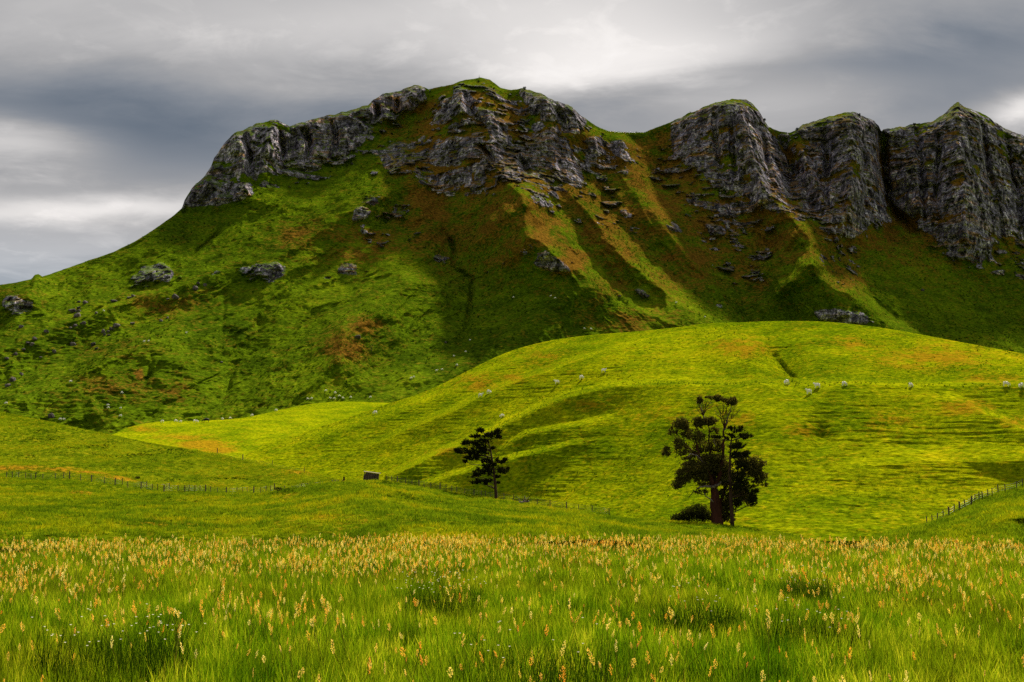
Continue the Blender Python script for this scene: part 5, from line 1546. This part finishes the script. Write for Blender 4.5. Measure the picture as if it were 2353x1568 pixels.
wp = at_on(NEAR, 852, 1110)
root = link('loading_pen', None, None, (wp[0], wp[1], wp[2] - 0.1), 0.12)
root.rotation_euler = (0.05, 0.13, 0.12)
tag(root, 'leaning weathered wooden stock loading pen standing by the fence', 'pen')
for i in range(5):
    V, Fc = [], []; box(V, Fc, (0, -0.55, 0.32 + 0.25 * i), (2.6 - 0.1 * i, 0.05, 0.21)); link('board', new_mesh('pen_board', np.array(V), Fc, M['wood'], False), root)
    V, Fc = [], []; box(V, Fc, (0, 0.6, 0.32 + 0.25 * i), (2.6 - 0.1 * i, 0.05, 0.21)); link('board', new_mesh('pen_board', np.array(V), Fc, M['wood'], False), root)
for xx in (-1.25, -0.45, 0.35, 1.15):
    for yy in (-0.63, 0.68):
        V, Fc = [], []; box(V, Fc, (xx, yy, 0.65), (0.12, 0.11, 1.75)); link('post', new_mesh('pen_post', np.array(V), Fc, M['wood'], False), root)
V, Fc = [], []; box(V, Fc, (0, 0.02, 1.56), (2.75, 1.5, 0.07)); link('top_rail', new_mesh('pen_top', np.array(V), Fc, M['wood_pale'], False), root)
V, Fc = [], []; tube(V, Fc, [(0.95, -0.72, 0.1), (0.35, -0.72, 1.35)], [0.05, 0.05], 5); link('brace', new_mesh('pen_brace', np.array(V), Fc, M['wood'], False), root)

# braced strainer post beside the pen, and the dead branch below the lone pine
sp = at_on(NEAR, 790, 1108)
root = link('strainer_post', None, None, sp)
tag(root, 'thick reddish corner post with a slanting brace left of the wooden pen', 'post')
V, Fc = [], []; tube(V, Fc, [(0, 0, -0.3), (0.02, 0, 1.35)], [0.16, 0.15], 8); link('post', new_mesh('corner_post', np.array(V), Fc, M['bark_red'], False), root)
V, Fc = [], []; tube(V, Fc, [(-0.95, -0.1, 0.02), (-0.05, 0, 0.85)], [0.08, 0.07], 6); link('brace', new_mesh('corner_brace', np.array(V), Fc, M['wood'], False), root)
dp = at_on(NEAR, 1203, 1158)
root = link('dead_branch', None, None, dp)
tag(root, 'dead grey root stump with splayed broken branches below the lone pine', 'stump')
V, Fc = [], []
tube(V, Fc, wander((-0.7, 0, 0.1), (0.9, 0.1, 0.35), 4, 0.06, g), [0.22, 0.2, 0.17, 0.14, 0.1], 7)
link('trunk', new_mesh('stump_trunk', np.array(V), Fc, M['bark_pale']), root)
for i in range(9):
    a_ = g.uniform(0.3, 2.8); L_ = g.uniform(0.6, 1.2); bx_ = g.uniform(-0.6, 0.8)
    V, Fc = [], []
    tube(V, Fc, wander((bx_, 0, 0.2), (bx_ + L_ * math.cos(a_), g.uniform(-.4, .4), 0.25 + L_ * math.sin(a_)), 3, 0.05, g), [0.07, 0.055, 0.04, 0.02], 5)
    link('branch', new_mesh('stump_branch', np.array(V), Fc, M['bark_pale'] if i % 2 else M['bark']), root)

# ------------------------------------------------------------------ dark clumps of rank grass in the meadow
def meadow_at(px, py):
    d = pxdir(px, py)
    e = math.radians(d[1])
    r_ = (EYE - 0.45) / math.tan(-e)
    a_ = math.radians(d[0])
    return r_ * math.sin(a_), r_ * math.cos(a_)


CL = [(265, 1490, 1.0, 'broad dark tussock of rank grass dotted with tiny white flowers'), (1240, 1525, 1.0, 'wide dark tussock of rank grass with pale bent stalks'), (1860, 1440, 0.8, 'dark green tussock in the meadow below the gum tree'),
      (1010, 1368, 0.8, 'dark low tussock among pale seed heads in mid meadow'), (1610, 1400, 0.7, 'dark tussock of fine upright grass in mid meadow'), (1850, 1350, 0.5, 'small dark tussock among the orange seed heads')]
for n_, (px, py, sc, lab) in enumerate(CL):
    x_, y_ = meadow_at(px, py)
    root = link('grass_tussock', None, None, (x_, y_, float(ground_z(np.array(x_), np.array(y_)))))
    tag(root, lab, 'tussock')
    link('blades', blade_mesh('tussock_blades', M['tussock'], 850, 0.75 * sc, 0.35, 0.78, 0.008, 0.35, 3, 700 + n_), root)
    V, Fc = [], []
    gg = np.random.default_rng(800 + n_)
    for i in range(46 if n_ in (0, 3) else 16):
        a_, r_ = gg.uniform(0, 6.28), 0.8 * sc * math.sqrt(gg.uniform())
        c = np.array([r_ * math.cos(a_), r_ * math.sin(a_), gg.uniform(0.5, 0.74)])
        b = len(V)
        V.append(c)
        for k_ in range(6):
            q = k_ * 1.047
            V.append(c + 0.011 * np.array([math.cos(q), math.sin(q), 0.5]))
        for k_ in range(6):
            Fc.append((b, b + 1 + k_, b + 1 + (k_ + 1) % 6))
    link('flowers', new_mesh('tussock_flowers', np.array(V), Fc, M['petal'], False), root)['kind'] = 'stuff'
